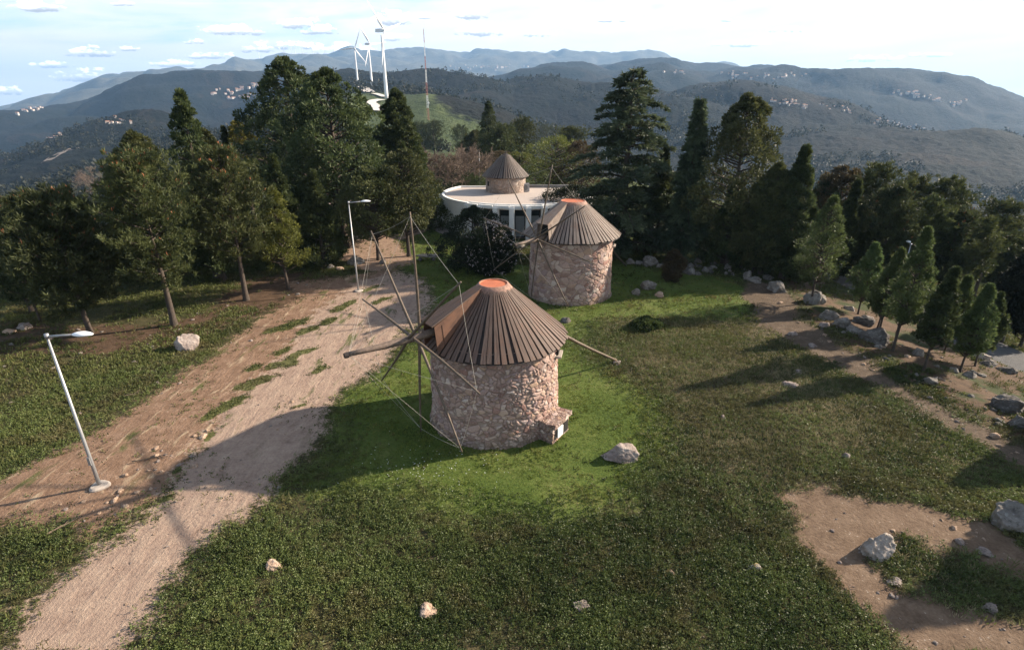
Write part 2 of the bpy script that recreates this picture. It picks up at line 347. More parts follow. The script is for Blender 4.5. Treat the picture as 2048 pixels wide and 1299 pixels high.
def make_ground_mat():
    m, t, b = mat("ground_soil_and_grass")
    pos = geo(t).outputs['Position']
    n1 = t.noise(pos, .35, 6, .6); n2 = t.noise(pos, 1.7, 6, .62); n3 = t.noise(pos, 9, 4, .6); n4 = t.noise(pos, 38, 3, .6)
    nb = t.math('ADD', t.math('MULTIPLY', n2, .6), t.math('MULTIPLY', n3, .4))
    def mask(k, amt=.9):
        return t.step(t.math('ADD', t.attr(k), t.math('MULTIPLY', t.math('SUBTRACT', nb, .5), amt)), .36, .64)
    heath = t.ramp(nb, [(.30, (.032, .032, .014)), (.5, (.060, .054, .024)), (.68, (.115, .090, .050))])
    grass = t.ramp(n2, [(.3, (.026, .040, .010)), (.55, (.050, .064, .016)), (.75, (.095, .085, .035))])
    far0 = t.step(t.vmath('LENGTH', pos), 38, 60)
    c = t.mix(far0, heath, grass)
    c = t.mix(mask('dry', 1.4), c, t.ramp(nb, [(.3, (.055, .048, .024)), (.55, (.115, .092, .052)), (.75, (.18, .14, .088))]))
    lawn = t.ramp(t.math('ADD', t.math('MULTIPLY', n1, .55), t.math('MULTIPLY', n3, .45)), [(.34, (.034, .056, .011)), (.46, (.066, .098, .018)), (.57, (.100, .125, .030)), (.68, (.165, .140, .065))])
    c = t.mix(mask('lawn', 1.9), c, lawn)
    litter = t.ramp(nb, [(.32, (.036, .024, .015)), (.5, (.080, .050, .031)), (.7, (.135, .088, .055))])
    twig = t.step(t.noise(t.mapping(pos, (3, 14, 1), (0, 0, .7)), 2.2, 4, .7, 1.0), .58, .66)
    litter = t.mix(t.math('MULTIPLY', twig, .5), litter, (.20, .14, .095))
    c = t.mix(mask('litter', 1.2), c, litter)
    slope = t.mix(t.step(n1, .50, .60), t.mix(.25, litter, (.13, .088, .058)), (.040, .048, .016))
    c = t.mix(mask('slope', 1.2), c, slope)
    red = t.ramp(nb, [(.3, (.115, .068, .044)), (.5, (.205, .128, .084)), (.7, (.30, .20, .14))])
    # tracks worn along the drive: streaks along its direction
    sv = t.mapping(pos, (1, .26, 1), (0, 0, R(-28)))
    st = t.noise(sv, 2.6, 6, .62, .5)
    track = t.ramp(t.math('ADD', t.math('MULTIPLY', st, .36), t.math('ADD', t.math('MULTIPLY', n3, .30), t.math('MULTIPLY', n2, .34))), [(.33, (.17, .112, .083)), (.46, (.275, .195, .15)), (.56, (.335, .245, .185)), (.68, (.43, .33, .255))])
    c = t.mix(mask('red', 1.7), c, t.mix(t.step(st, .55, .7), red, (.36, .27, .18)))
    c = t.mix(mask('track', 2.3), c, track)
    # grass coming up through both
    weeds = t.math('MULTIPLY', t.step(t.noise(sv, 1.1, 6, .66, .3), .57, .66), t.step(t.vmath('LENGTH', pos), 19, 26))
    wv = t.math('MULTIPLY', weeds, t.math('MAXIMUM', t.attr('track'), t.attr('red')))
    c = t.mix(t.math('MULTIPLY', wv, .8), c, (.075, .088, .027))
    sp = t.new('ShaderNodeTexVoronoi'); sp.inputs['Scale'].default_value = 7; t.put(sp.inputs['Vector'], pos)
    peb = t.math('MULTIPLY', t.step(sp.outputs['Distance'], .2, .12), t.step(n2, .5, .6))
    path = t.ramp(nb, [(.3, (.060, .042, .029)), (.5, (.105, .076, .053)), (.7, (.165, .122, .088))])
    bare = t.mix(t.math('MULTIPLY', twig, .4), t.ramp(nb, [(.3, (.085, .054, .035)), (.5, (.155, .105, .070)), (.7, (.225, .16, .112))]), (.08, .056, .036))
    c = t.mix(mask('path', .9), c, path); c = t.mix(mask('bare', .8), c, bare); c = t.mix(mask('side', 1.1), c, t.mix(.4, track, red))
    stones = t.math('MULTIPLY', peb, t.math('MAXIMUM', t.math('MAXIMUM', t.attr('track'), t.attr('red')), t.math('MAXIMUM', t.attr('bare'), t.attr('path'))))
    c = t.mix(t.math('MULTIPLY', stones, .75), c, (.42, .34, .27))
    c = t.mix(t.math('MULTIPLY', mask('isle', 1.6), .9), c, t.ramp(nb, [(.3, (.035, .045, .012)), (.6, (.085, .095, .026)), (.75, (.16, .125, .075))]))
    c = t.mix(mask('pave', .4), c, (.30, .22, .18))
    road = t.ramp(t.math('ADD', t.math('MULTIPLY', n2, .5), t.math('MULTIPLY', n4, .5)), [(.35, (.070, .069, .070)), (.65, (.115, .112, .110))])
    c = t.mix(t.step(t.attr('road'), .3, .7), c, road)
    # country beyond the hilltop
    f1 = t.noise(pos, .011, 8, .66); f2 = t.noise(pos, .05, 6, .7, .4); f3 = t.noise(pos, .0028, 5, .6)
    ff = t.math('ADD', t.math('MULTIPLY', f1, .5), t.math('MULTIPLY', f2, .5))
    wood = t.ramp(ff, [(.36, (.003, .005, .004)), (.47, (.006, .009, .005)), (.58, (.012, .013, .009)), (.72, (.034, .028, .020))])  # forest tones kept extra dark: cloud shadow over the hills is painted in
    wood = t.mix(t.step(f3, .42, .62), wood, t.ramp(ff, [(.40, (.003, .005, .004)), (.58, (.010, .010, .008)), (.74, (.036, .028, .021))]))
    bare_ = t.step(t.noise(pos, .0062, 5, .55, .8), .60, .64)
    wood = t.mix(t.math('MULTIPLY', bare_, .3), wood, (.055, .038, .026))
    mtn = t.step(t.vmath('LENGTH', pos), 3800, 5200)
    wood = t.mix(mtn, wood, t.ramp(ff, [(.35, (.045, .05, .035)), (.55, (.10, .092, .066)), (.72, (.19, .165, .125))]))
    field = t.ramp(f2, [(.3, (.042, .058, .022)), (.55, (.068, .088, .03)), (.75, (.098, .105, .046))])
    far = t.mix(t.step(t.math('ADD', t.attr('field'), t.math('MULTIPLY', t.math('SUBTRACT', f2, .5), .7)), .4, .6), wood, field)
    c = t.mix(t.attr('far'), c, far)
    t.put(b.inputs['Base Color'], c); b.inputs['Roughness'].default_value = .95; b.inputs['Specular IOR Level'].default_value = .15
    h = t.math('ADD', t.math('ADD', t.math('MULTIPLY', n3, .7), t.math('MULTIPLY', n4, .45)), t.math('MULTIPLY', t.math('MULTIPLY', st, 1.4), t.math('MAXIMUM', t.attr('track'), t.attr('red'))))
    hf = t.math('ADD', t.math('MULTIPLY', t.noise(pos, .09, 5, .75), 1.0), t.math('MULTIPLY', f2, .8))
    b1 = t.new('ShaderNodeBump'); b1.inputs['Strength'].default_value = .8; b1.inputs['Distance'].default_value = .07; t.put(b1.inputs['Height'], h)
    b2 = t.new('ShaderNodeBump'); b2.inputs['Distance'].default_value = 9; t.put(b2.inputs['Height'], hf); t.put(b2.inputs['Strength'], t.math('MULTIPLY', t.attr('far'), .8)); t.l.new(b1.outputs[0], b2.inputs['Normal'])
    t.put(b.inputs['Normal'], b2.outputs[0])
    return m
GROUND = make_ground_mat()
# ------------------------------------------------------------------ the ground sheet, out to the far mountains
def build_ground():
    a_f = np.linspace(R(-57), R(57), 880); a_c = np.linspace(R(57), R(303), 70)[1:-1]
    A = np.concatenate([a_f, a_c]); na = len(A)
    rr = np.exp(np.linspace(math.log(3.5), math.log(11000), 860)); nr = len(rr)
    RR, AA = np.meshgrid(rr, A, indexing='ij'); X = RR*np.sin(AA); Y = RR*np.cos(AA); Z = height(X, Y)
    # tree canopy relief on the wooded hills
    can = (vnoise(X/9, Y/9)*.6+vnoise(X/4.1+5, Y/4.1)*.4)
    pu = proj(np.stack([X, Y, Z], -1).reshape(-1, 3)).reshape(nr, na, 2)
    fld = sst(RR, 170, 260)*(1-sst(RR, 700, 900))*sst(AA, R(-17), R(-14))*(1-sst(AA, R(-1), R(5)))*1.0
    up = sst(AA, R(-12), R(-3))*sst(RR, 420, 600)
    fld = np.clip(fld-up, 0, 1)
    Z = Z+can*5*sst(RR, 260, 500)*(1-sst(RR, 3000, 5000))*(1-fld)
    V = np.stack([X, Y, Z], -1).reshape(-1, 3)
    attrs = {k: np.zeros(nr*na, np.float32) for k in list(ZP)+['road', 'isle']}
    sel = (RR.ravel() < 150)
    zz = zones(V[sel, 0], V[sel, 1])
    for k in zz: attrs[k][sel] = zz[k]
    rv = RR.ravel()
    attrs['far'] = sst(rv, 110, 200); attrs['field'] = fld.ravel()
    i, j = np.meshgrid(np.arange(nr-1), np.arange(na), indexing='ij'); i = i.ravel(); j = j.ravel(); j2 = (j+1) % na
    F = np.stack([i*na+j, (i+1)*na+j, (i+1)*na+j2, i*na+j2], -1)[:, ::-1]
    fm = lambda k: attrs[k][F].mean(1)
    fr = rv[F].mean(1)
    lab = np.zeros(len(F), int)
    lab[(fm('red') > .5) | (fm('track') > .5)] = 1
    lab[(fm('path') > .5) | (fm('side') > .5) | (fm('bare') > .5)] = 2
    lab[fm('road') > .5] = 3
    lab[fr > 190] = 4; lab[fr > 4600] = 5
    names = ['ground', 'dirt_track', 'footpath', 'asphalt_road', 'hills', 'mountains']
    for k, nm in enumerate(names):
        f = F[lab == k]; u, inv = np.unique(f, return_inverse=True); f = inv.reshape(f.shape)
        vv = V[u]; fl = [f]
        at = {q: a[u] for q, a in attrs.items()}
        if k == 0:   # close the little disc under the camera
            ring = np.searchsorted(u, np.arange(na)); c = len(vv); vv = np.vstack([vv, [[0, 0, 0]]])
            fl.append(np.stack([ring, np.roll(ring, -1), np.full(na, c)], -1)[:, ::-1]); at = {q: np.append(a, 0) for q, a in at.items()}
        me = make_mesh(nm, vv, fl, GROUND, None, True, at)
        o = bpy.data.objects.new(nm, me); COL.objects.link(o); kind(o, 'structure')
build_ground()
# ------------------------------------------------------------------ stone, wood, metal
def make_stone(name, scale, tones, mortar=(.20, .155, .125)):
    m, t, b = mat(name); co = obco(t)
    wob = t.new('ShaderNodeTexNoise'); wob.inputs['Scale'].default_value = 3.0; wob.inputs['Detail'].default_value = 4; t.put(wob.inputs['Vector'], co)
    dv = t.vmath('SCALE', t.vmath('SUBTRACT', wob.outputs['Color'], (.5, .5, .5)), None)
    dv.node.inputs['Scale'].default_value = .34
    p = t.mapping(t.vmath('ADD', co, dv), (1, 1, 1.35))
    vo = t.new('ShaderNodeTexVoronoi'); vo.inputs['Scale'].default_value = scale; t.put(vo.inputs['Vector'], p); vo.inputs['Randomness'].default_value = 1
    ve = t.new('ShaderNodeTexVoronoi', feature='DISTANCE_TO_EDGE'); ve.inputs['Scale'].default_value = scale; t.put(ve.inputs['Vector'], p)
    v2 = t.new('ShaderNodeTexVoronoi'); v2.inputs['Scale'].default_value = scale*2.3; t.put(v2.inputs['Vector'], p)
    e2 = t.new('ShaderNodeTexVoronoi', feature='DISTANCE_TO_EDGE'); e2.inputs['Scale'].default_value = scale*2.3; t.put(e2.inputs['Vector'], p)
    sp = t.new('ShaderNodeSeparateColor'); t.l.new(vo.outputs['Color'], sp.inputs[0])
    s2 = t.new('ShaderNodeSeparateColor'); t.l.new(v2.outputs['Color'], s2.inputs[0])
    use2 = t.math('GREATER_THAN', sp.outputs[1], .48)
    val = t.math('ADD', t.math('MULTIPLY', use2, s2.outputs[0]), t.math('MULTIPLY', t.math('SUBTRACT', 1, use2), sp.outputs[0]))
    edge = t.math('ADD', t.math('MULTIPLY', use2, t.math('MINIMUM', t.math('MULTIPLY', e2.outputs[0], 1.6), ve.outputs[0])), t.math('MULTIPLY', t.math('SUBTRACT', 1, use2), ve.outputs[0]))
    n = t.noise(co, 14, 6, .65); n0 = t.noise(co, 1.1, 4, .6)
    c = t.ramp(val, tones)
    c = t.mix(t.math('MULTIPLY', t.step(n, .4, .8), .28), c, (.50, .40, .33))
    c = t.mix(t.math('MULTIPLY', t.step(n0, .5, .72), .2), c, (.12, .085, .07))
    big = t.noise(co, .55, 3, .5)
    mw = t.step(t.math('ADD', edge, t.math('MULTIPLY', t.math('SUBTRACT', n, .5), .12)), .05, .012)
    c = t.mix(t.math('MULTIPLY', mw, .55), c, t.mix(t.step(big, .45, .6), mortar, (.085, .062, .050)))
    t.put(b.inputs['Base Color'], c); b.inputs['Roughness'].default_value = .92; b.inputs['Specular IOR Level'].default_value = .2
    h = t.math('ADD', t.math('MULTIPLY', t.step(edge, 0, .13), .7), t.math('ADD', t.math('MULTIPLY', n, .35), t.math('MULTIPLY', val, .35)))
    t.put(b.inputs['Normal'], bump(t, h, 1.0, .07)); return m
TONES = [(0, (.185, .105, .088)), (.16, (.33, .225, .185)), (.34, (.42, .30, .255)), (.48, (.245, .125, .098)), (.56, (.49, .38, .325)), (.72, (.39, .255, .175)), (.84, (.29, .20, .19)), (1, (.57, .46, .39))]
STONE_A = make_stone("rubble_stone", 3.9, TONES, (.15, .11, .088))
STONE_B = make_stone("mortared_fieldstone", 2.0, TONES, (.30, .24, .20))
STONE_C = make_stone("pale_rubble_stone", 2.2, [(0, (.26, .20, .165)), (.4, (.40, .32, .27)), (.7, (.33, .24, .185)), (1, (.5, .42, .36))], (.32, .26, .22))
def make_boards(name, light, dark, rust=.35):
    m, t, b = mat(name); g = geo(t); co = obco(t); r = g.outputs['Random Per Island']
    th = t.new('ShaderNodeSeparateXYZ'); t.l.new(co, th.inputs[0])
    ang = t.math('ARCTAN2', th.outputs[1], th.outputs[0]); cb = t.new('ShaderNodeCombineXYZ')
    t.l.new(t.math('MULTIPLY', ang, 34), cb.inputs[0]); t.l.new(t.math('MULTIPLY', th.outputs[2], 1.3), cb.inputs[1]); t.l.new(t.math('MULTIPLY', r, 40), cb.inputs[2])
    gr = t.noise(cb.outputs[0], 1.6, 6, .65, .3); n = t.noise(co, 1.5, 4, .6)
    c = t.mix(t.step(gr, .3, .72), dark, light)
    c = t.mix(t.math('MULTIPLY', r, .55), c, tuple(x*.55 for x in light))
    c = t.mix(t.math('MULTIPLY', t.step(n, .48, .68), rust), c, (.155, .075, .045))
    t.put(b.inputs['Base Color'], c); b.inputs['Roughness'].default_value = .72; b.inputs['Specular IOR Level'].default_value = .35
    t.put(b.inputs['Normal'], bump(t, gr, .5, .01)); return m
BOARD_A = make_boards("weathered_brown_boards", (.175, .118, .090), (.070, .045, .035))
BOARD_B = make_boards("silvered_boards", (.29, .235, .195), (.13, .092, .074), .25)
BOARD_C = make_boards("dark_grey_boards", (.20, .165, .14), (.095, .07, .058), .2)
UNDER = simple("dark_underboards", (.030, .021, .017), .8, 0, .3, 5)
TIMBER = simple("grey_timber", (.125, .088, .066), .75, 0, .4, 9, .3)
SPAR = simple("weathered_spar_wood", (.105, .074, .050), .7, 0, .35, 7, .2)
ROPE = simple("pale_rope", (.44, .40, .34), .8, 0, .1, 30)
CLAY = simple("terracotta", (.40, .11, .045), .75, 0, .22, 3, .2)
CLAYW = simple("worn_terracotta", (.255, .145, .105), .8, 0, .4, 6, .3)
CHEEK = make_boards("rust_stained_boards", (.165, .082, .048), (.085, .044, .03), .7)
BLACK = simple("dark_opening", (.008, .007, .006), .9, 0, .1)
WHITE = simple("white_render", (.78, .77, .74), .75, 0, .035, 2.2)
METAL = simple("galvanised_steel", (.34, .34, .345), .5, .6, .07, 12)
LAMPW = simple("white_lamp_housing", (.82, .83, .84), .35, 0, .03)
CONC = simple("pale_concrete", (.36, .31, .265), .9, 0, .2, 5, .3)
# ------------------------------------------------------------------ windmills
def eave_cone(mb, r0, z0, r1, z1, nb, rng, mi=0, frac=.66, thick=.035):
    """raised boards running from the eave (r0,z0) to the top ring (r1,z1)"""
    nrm = np.array([z1-z0, r0-r1]); nrm = nrm/np.linalg.norm(nrm)
    for k in range(nb):
        a = 2*math.pi*k/nb; a += rng.normal(0, .006); hw = math.pi/nb*frac*rng.uniform(.86, 1.1); ov = rng.uniform(-.05, .05); th = thick*rng.uniform(.8, 1.3)
        V = []
        for (r, z, lift) in ((r0+ov, z0-ov*.5, 0), (r1, z1, 0)):
            for l in (0.002, th):
                for s in (-1, 1):
                    rr = r+nrm[0]*l; q = hw if r == r1 else hw
                    x, y = rr*math.cos(a)-s*rr*math.sin(q)*math.sin(a), rr*math.sin(a)+s*rr*math.sin(q)*math.cos(a)
                    V.append((x, y, z+nrm[1]*l))
        mb.add(V, [(0, 1, 3, 2), (4, 6, 7, 5), (0, 2, 6, 4), (1, 5, 7, 3), (2, 3, 7, 6), (0, 4, 5, 1)], mi)
def laid_stone(name, mortar, stain):
    """rubble whose stones are real relief: 'stone' is each stone's own tone, 'edge' the distance to its joint"""
    m, t, b = mat(name); co = obco(t); n = t.noise(co, 14, 6, .65); n0 = t.noise(co, 1.0, 4, .6); n2 = t.noise(co, 34, 4, .6)
    c = t.ramp(t.attr('stone'), TONES); c = t.mix(t.math('MULTIPLY', t.step(n, .45, .75), .30), c, (.55, .45, .385)); c = t.mix(t.math('MULTIPLY', t.step(n, .48, .30), .30), c, (.15, .10, .08))
    j = t.step(t.math('ADD', t.attr('edge'), t.math('MULTIPLY', t.math('SUBTRACT', n2, .5), .03)), .030, .008)
    c = t.mix(t.math('MULTIPLY', j, .6), c, mortar)
    sp = t.new('ShaderNodeSeparateXYZ'); t.l.new(co, sp.inputs[0])
    c = t.mix(t.math('MULTIPLY', t.step(n0, .50, .70), stain), c, (.105, .078, .062))
    c = t.mix(t.math('MULTIPLY', t.step(t.math('ADD', sp.outputs[2], t.math('MULTIPLY', t.math('SUBTRACT', n, .5), .8)), .55, .05), .45), c, (.07, .066, .040))
    t.put(b.inputs['Base Color'], c); b.inputs['Roughness'].default_value = .93; b.inputs['Specular IOR Level'].default_value = .2
    t.put(b.inputs['Normal'], bump(t, t.math('ADD', t.math('MULTIPLY', n, .6), t.math('MULTIPLY', n2, .4)), .7, .035)); return m
LAID_A = laid_stone("laid_small_rubble", (.17, .125, .10), .30); LAID_B = laid_stone("laid_large_rubble", (.235, .18, .15), .18)
def rough_wall(rb, rt, h, cell, rng, amp):
    n = int(2*math.pi*rb/.026); k = int(h/.028); mb = MB(); th = np.linspace(0, 2*np.pi, n, endpoint=False); zz = np.linspace(-.25, h, k)
    T, Zq = np.meshgrid(th, zz); rad = rb+(rt-rb)*np.clip(Zq/h, 0, 1); L = 2*math.pi*rb; S = T*rb; asp = 1.45
    wx = np.cos(T); wy = np.sin(T)
    w1 = fbm(wx*rb*1.0+5, wy*rb+Zq*1.3, .55, 3); w2 = fbm(wx*rb-8, wy*rb-Zq*1.1+30, .55, 3)
    # seeds: small stones everywhere, some big ones that push the others aside
    N_ = int(L*h/(cell*cell/asp)); sx = rng.random(N_)*L; sz = rng.uniform(-.3, h, N_); wgt = np.where(rng.random(N_) < .22, rng.uniform(.25, .75, N_), rng.uniform(0, .18, N_))*cell*.55
    tone = rng.random(N_); lift = rng.random(N_)
    sx3 = np.concatenate([sx-L, sx, sx+L]); sz3 = np.tile(sz, 3); w3 = np.tile(wgt, 3); idx = np.tile(np.arange(N_), 3)
    near = (sx3 > -1.2) & (sx3 < L+1.2); sx3, sz3, w3, idx = sx3[near], sz3[near], w3[near], idx[near]
    stone = np.zeros_like(S); edge = np.zeros_like(S); lf = np.zeros_like(S)
    o = np.argsort(sx3); sx3, sz3, w3, idx = sx3[o], sz3[o], w3[o], idx[o]
    for j0 in range(0, n, 12):
        j1 = min(n, j0+12); s_ = S[:, j0:j1]+w1[:, j0:j1]*.16; z_ = Zq[:, j0:j1]+w2[:, j0:j1]*.12
        i0, i1 = np.searchsorted(sx3, [S[0, j0]-.95, S[0, j1-1]+.95]); d = np.sqrt((s_[..., None]-sx3[i0:i1])**2+((z_[..., None]-sz3[i0:i1])*asp)**2)-w3[i0:i1]
        q = np.argpartition(d, 1, axis=-1)[..., :2]; dd = np.take_along_axis(d, q, -1); sw = dd[..., 0] > dd[..., 1]
        f = np.where(sw, q[..., 1], q[..., 0]); d1 = dd.min(-1); d2 = dd.max(-1); g_ = idx[i0:i1][f]
        stone[:, j0:j1] = tone[g_]; lf[:, j0:j1] = lift[g_]; edge[:, j0:j1] = (d2-d1)*.5
    face = sst(edge, .0, .035)*(.035+.045*lf)+fbm(wx*rb*2+3, wy*rb*2+Zq*2.2, .35, 3)*.012
    big = fbm(wx*1.3+2, wy*1.3+Zq*.5, 1.0, 3)*.06
    rad = rad+(face-.035+big)*amp+.12*np.exp(-np.maximum(Zq, 0)/.30)*(.6+fbm(wx*5, wy*5+Zq, 1.0, 2))*amp
    V = np.stack([rad*np.cos(T), rad*np.sin(T), Zq], -1).reshape(-1, 3); i, j = np.meshgrid(np.arange(k-1), np.arange(n), indexing='ij'); i = i.ravel(); j = j.ravel(); j2 = (j+1) % n
    return V, np.stack([i*n+j, i*n+j2, (i+1)*n+j2, (i+1)*n+j], -1), stone.ravel(), edge.ravel()
def windmill(c, label, rb, rt, rimr, rimz, topr, topz, wheel, wall_m, board_m, seed, tail, window_az):
    az_, hubD, hubz, tipL, trims = wheel
    rng = np.random.default_rng(seed)
    root = thing('stone_windmill', label, 'windmill', c, 0, 'old stone windmills on the hilltop')
    h = rimz+.30
    V, F, sa, ea = rough_wall(rb, rt, h, .205 if seed == 1 else .36, rng, 1.0); me = make_mesh('stone_tower', V, [F], LAID_A if seed == 1 else LAID_B, None, True, {'stone': sa, 'edge': ea})
    tw_ = bpy.data.objects.new('stone_tower', me); COL.objects.link(tw_); tw_.parent = root
    # cap: dark underlayer, then the boards
    u = MB(); u.lathe([(.02, rimz-.10), (rimr-.06, rimz-.06), (rimr-.01, rimz-.03), (topr, topz-.05), (.02, topz-.05)], n=96)
    roof = u.build('roof', UNDER, root)
    bb = MB(); eave_cone(bb, rimr, rimz, topr+.10, topz-.13, int(2*math.pi*rimr/.30), rng, 0, .70, .05); bb.build('roof_boarding', board_m, roof)
    cp = MB(); cp.lathe([(topr+.20, topz-.24), (topr+.23, topz-.20), (topr+.02, topz+.06), (topr-.04, topz+.065)], n=56); cp.build('top_collar', CLAYW, roof, smooth=True)
    cq = MB(); cq.lathe([(topr-.035, topz+.06), (topr-.06, topz+.02), (.01, topz+.02)], n=56); cq.build('top_plate', CLAY, roof, smooth=False)
    # dormer over the windshaft
    ax = np.array([math.cos(az_), math.sin(az_), 0]); sd = np.array([-ax[1], ax[0], 0]); up = np.array([0, 0, 1.])
    sl = (topz-rimz)/(rimr-topr); rf = rimr*1.0; fw, bw = .46, .24; zt = rimz+1.22
    rb_ = topr+.25; zb = topz-.02
    def pt(r, s, z): return ax*r+sd*s+up*z
    d = MB()
    zf_low = rimz+.02
    q = [pt(rf, -fw, zt), pt(rf, fw, zt), pt(rb_, bw, zb), pt(rb_, -bw, zb)]
    lo = [pt(rf-.05, -fw*1.25, zf_low), pt(rf-.05, fw*1.25, zf_low), pt(rb_, bw, zb-.25), pt(rb_, -bw, zb-.25)]
    nbd = 7
    for i in range(nbd):      # top boards
        f0, f1 = -1+2*i/nbd+.02, -1+2*(i+1)/nbd-.02
        V = []
        for (r, wd, z) in ((rf+.12, fw+.05, zt+.01), (rb_-.1, bw, zb+.02)):
            for f in (f0, f1):
                V += [pt(r, wd*f, z), pt(r, wd*f, z+.045)]
        d.add(V, [(0, 1, 3, 2), (4, 6, 7, 5), (1, 5, 7, 3), (0, 2, 6, 4), (0, 4, 5, 1), (2, 3, 7, 6)], 0)
    for s in (0, 1):          # cheeks, slightly thick
        a, bq = (q[0], q[3]) if s == 0 else (q[1], q[2]); la, lb = (lo[0], lo[3]) if s == 0 else (lo[1], lo[2])
        off = sd*(.03 if s == 0 else -.03)
        V = [la, a, bq, lb, la+off, a+off, bq+off, lb+off]
        d.add(V, [(0, 1, 2, 3), (4, 7, 6, 5), (0, 4, 5, 1), (1, 5, 6, 2)], 1)
    dr = d.build('dormer', [board_m, CHEEK if seed == 1 else board_m], roof)
    o = MB(); ins = .35
    o.add([lo[0]-ax*ins, lo[1]-ax*ins, q[1]-ax*ins, q[0]-ax*ins], [(0, 1, 2, 3)]); o.build('shaft_opening', BLACK, roof)
    # windshaft
    hub = pt(hubD, 0, hubz); s0 = pt(.5, 0, hubz-.02); tip = pt(hubD+tipL, 0, hubz+.0)
    sh = MB(); L = np.linspace(0, 1, 9); pts = s0+(tip-s0)*L[:, None]; pts[:, 2] += .03*np.sin(L*7)
    prof = np.interp(L, [0, .55, .75, .97, 1], [.15, .165, .135, .075, .09]); sh.tube(pts, prof, 10)
    shaft = sh.build('windshaft', TIMBER, root, smooth=True)
    tb = MB(); tb.tube([tip-ax*.10, tip+ax*.05], [.115, .105], 10); tb.build('iron_ferrule', UNDER, shaft)
    # eight spars in two crossings, staggered along the shaft
    ends = []
    for k in range(8):
        a = R(trims[k][0]); st = ((k % 4)-1.5)*.17
        dr_ = math.cos(a)*up+math.sin(a)*sd
        b0 = hub+ax*st; e = b0+dr_*trims[k][1]
        m1 = MB(); L = np.linspace(0, 1, 8); pts = b0-dr_*.28+(e-b0+dr_*.28)*L[:, None]; pts += np.outer(np.sin(L*3.1)*.035*rng.normal(), ax)
        m1.tube(pts, np.interp(L, [0, .15, 1], [.062, .066, .034]), 7); m1.build('sail_spar', SPAR, root, smooth=True); ends.append(e)
    def rope(a, b_, sag, r=.006):
        mb = MB(); L = np.linspace(0, 1, 9); pts = a+(b_-a)*L[:, None]; pts[:, 2] -= sag*4*L*(1-L); mb.tube(pts, r, 5, caps=False); mb.build('rigging_rope', ROPE, root, smooth=True)
    inner = [e-(e-hub)/np.linalg.norm(e-hub)*.16 for e in ends]
    for k in range(8):
        rope(inner[k], inner[(k+1) % 8], .05+.05*rng.random())
        rope(inner[k], tip-ax*.12, .03, .004)
    # tail pole reaching down behind the cap
    tp0 = np.array(tail[0]); tp1 = np.array(tail[1]); tm = MB(); L = np.linspace(0, 1, 7); pts = tp0+(tp1-tp0)*L[:, None]; pts[:, 2] -= .12*np.sin(L*math.pi)
    tm.tube(pts, np.interp(L, [0, 1], [.10, .065]), 8); tm.build('tail_pole', SPAR, root, smooth=True)
    # little window under the eave
    wa = window_az; wx = np.array([math.cos(wa), math.sin(wa), 0]); wd = MB(); rw = rt+(rb-rt)*.1
    wd.box(wx*(rw-.08)+up*(rimz-.42), (.34, .5, .55), wa); win = wd.build('window', BLACK, root)
    wl = MB(); wl.box(wx*(rw+.02)+up*(rimz-.76), (.40, .72, .10), wa); wl.build('window_sill', CONC, win)
    return root, ends, tip
M1 = np.array([-.794, 22.102, 0]); M2 = np.array([4.394, 39.543, 0])
T1E = P(1232, 725)-M1; T2E = P(1252, 534)-M2
windmill(M1, 'nearer stone windmill with brown boarded cap and a long windshaft over the dirt track', 2.90, 2.82, 3.20, 4.06, .63, 6.31,
    (3.7875, 3.88, 4.87, 2.81, [(-1.2, 4.91), (-44, 5.04), (-87.4, 4.91), (-135.3, 4.54), (-173.7, 4.80), (139.1, 4.87), (94.5, 4.79), (50.5, 5.34)]), STONE_A, BOARD_A, 1,
    ((1.9, 1.45, 4.15), (T1E[0], T1E[1], .16)), R(-12))
windmill(M2, 'farther stone windmill with greyer boarded cap standing between the flowering bush and the cedar', 3.07, 3.02, 3.54, 4.59, .88, 6.90,
    (4.0024, 4.16, 4.90, 2.27, [(11.1, 4.99), (-35.4, 4.69), (-80.7, 4.98), (-127, 4.8), (-172.1, 4.6), (146.9, 5.04), (100.4, 4.92), (55.4, 4.78)]), STONE_B, BOARD_B, 2,
    ((1.9, 2.2, 4.7), (T2E[0], T2E[1], .12)), R(-14))
# masonry housing built against the nearer mill
def make_niche():
    a = math.atan2(-1.75, 2.55); p = M1+np.array([math.cos(a), math.sin(a), 0])*2.95
    root = thing('masonry_box', 'low rubble masonry box with a small white hatch at the foot of the nearer windmill', 'masonry box', p, a)
    mb = MB(); rng = np.random.default_rng(3)
    gx = 14
    V = []; F = []
    def slab(c, s, seed):
        # rough block: subdivided box with jitter
        n = 7; base = []
        for ax in range(3):
            for sg in (-1, 1):
                u, w_ = np.meshgrid(np.linspace(-1, 1, n), np.linspace(-1, 1, n)); q = np.zeros((n, n, 3)); q[..., ax] = sg; q[..., (ax+1) % 3] = u; q[..., (ax+2) % 3] = w_
                q = q.reshape(-1, 3)*np.array(s)/2; q = q+np.array(c)
                j = np.stack([vnoise(q[:, 0]*6+k*9+seed, q[:, 1]*6+q[:, 2]*5.3+k*3)-.5 for k in range(3)], -1)*.09
                f = [(i*n+k, i*n+k+1, (i+1)*n+k+1, (i+1)*n+k) for i in range(n-1) for k in range(n-1)]
                if sg < 0: f = [x[::-1] for x in f]
                mb.add(q+j, f)
    slab((.12, 0, .37), (.95, 1.35, .85), 0); slab((.16, 0, .86), (1.12, 1.52, .20), 4)
    mb.build('masonry', STONE_A, root, smooth=False)
    h = MB(); h.box((.68, -.22, .42), (.06, .42, .46)); h.build('hatch', WHITE, root)
    o = MB(); o.box((.66, .28, .40), (.05, .36, .50)); o.build('opening', BLACK, root)
make_niche()
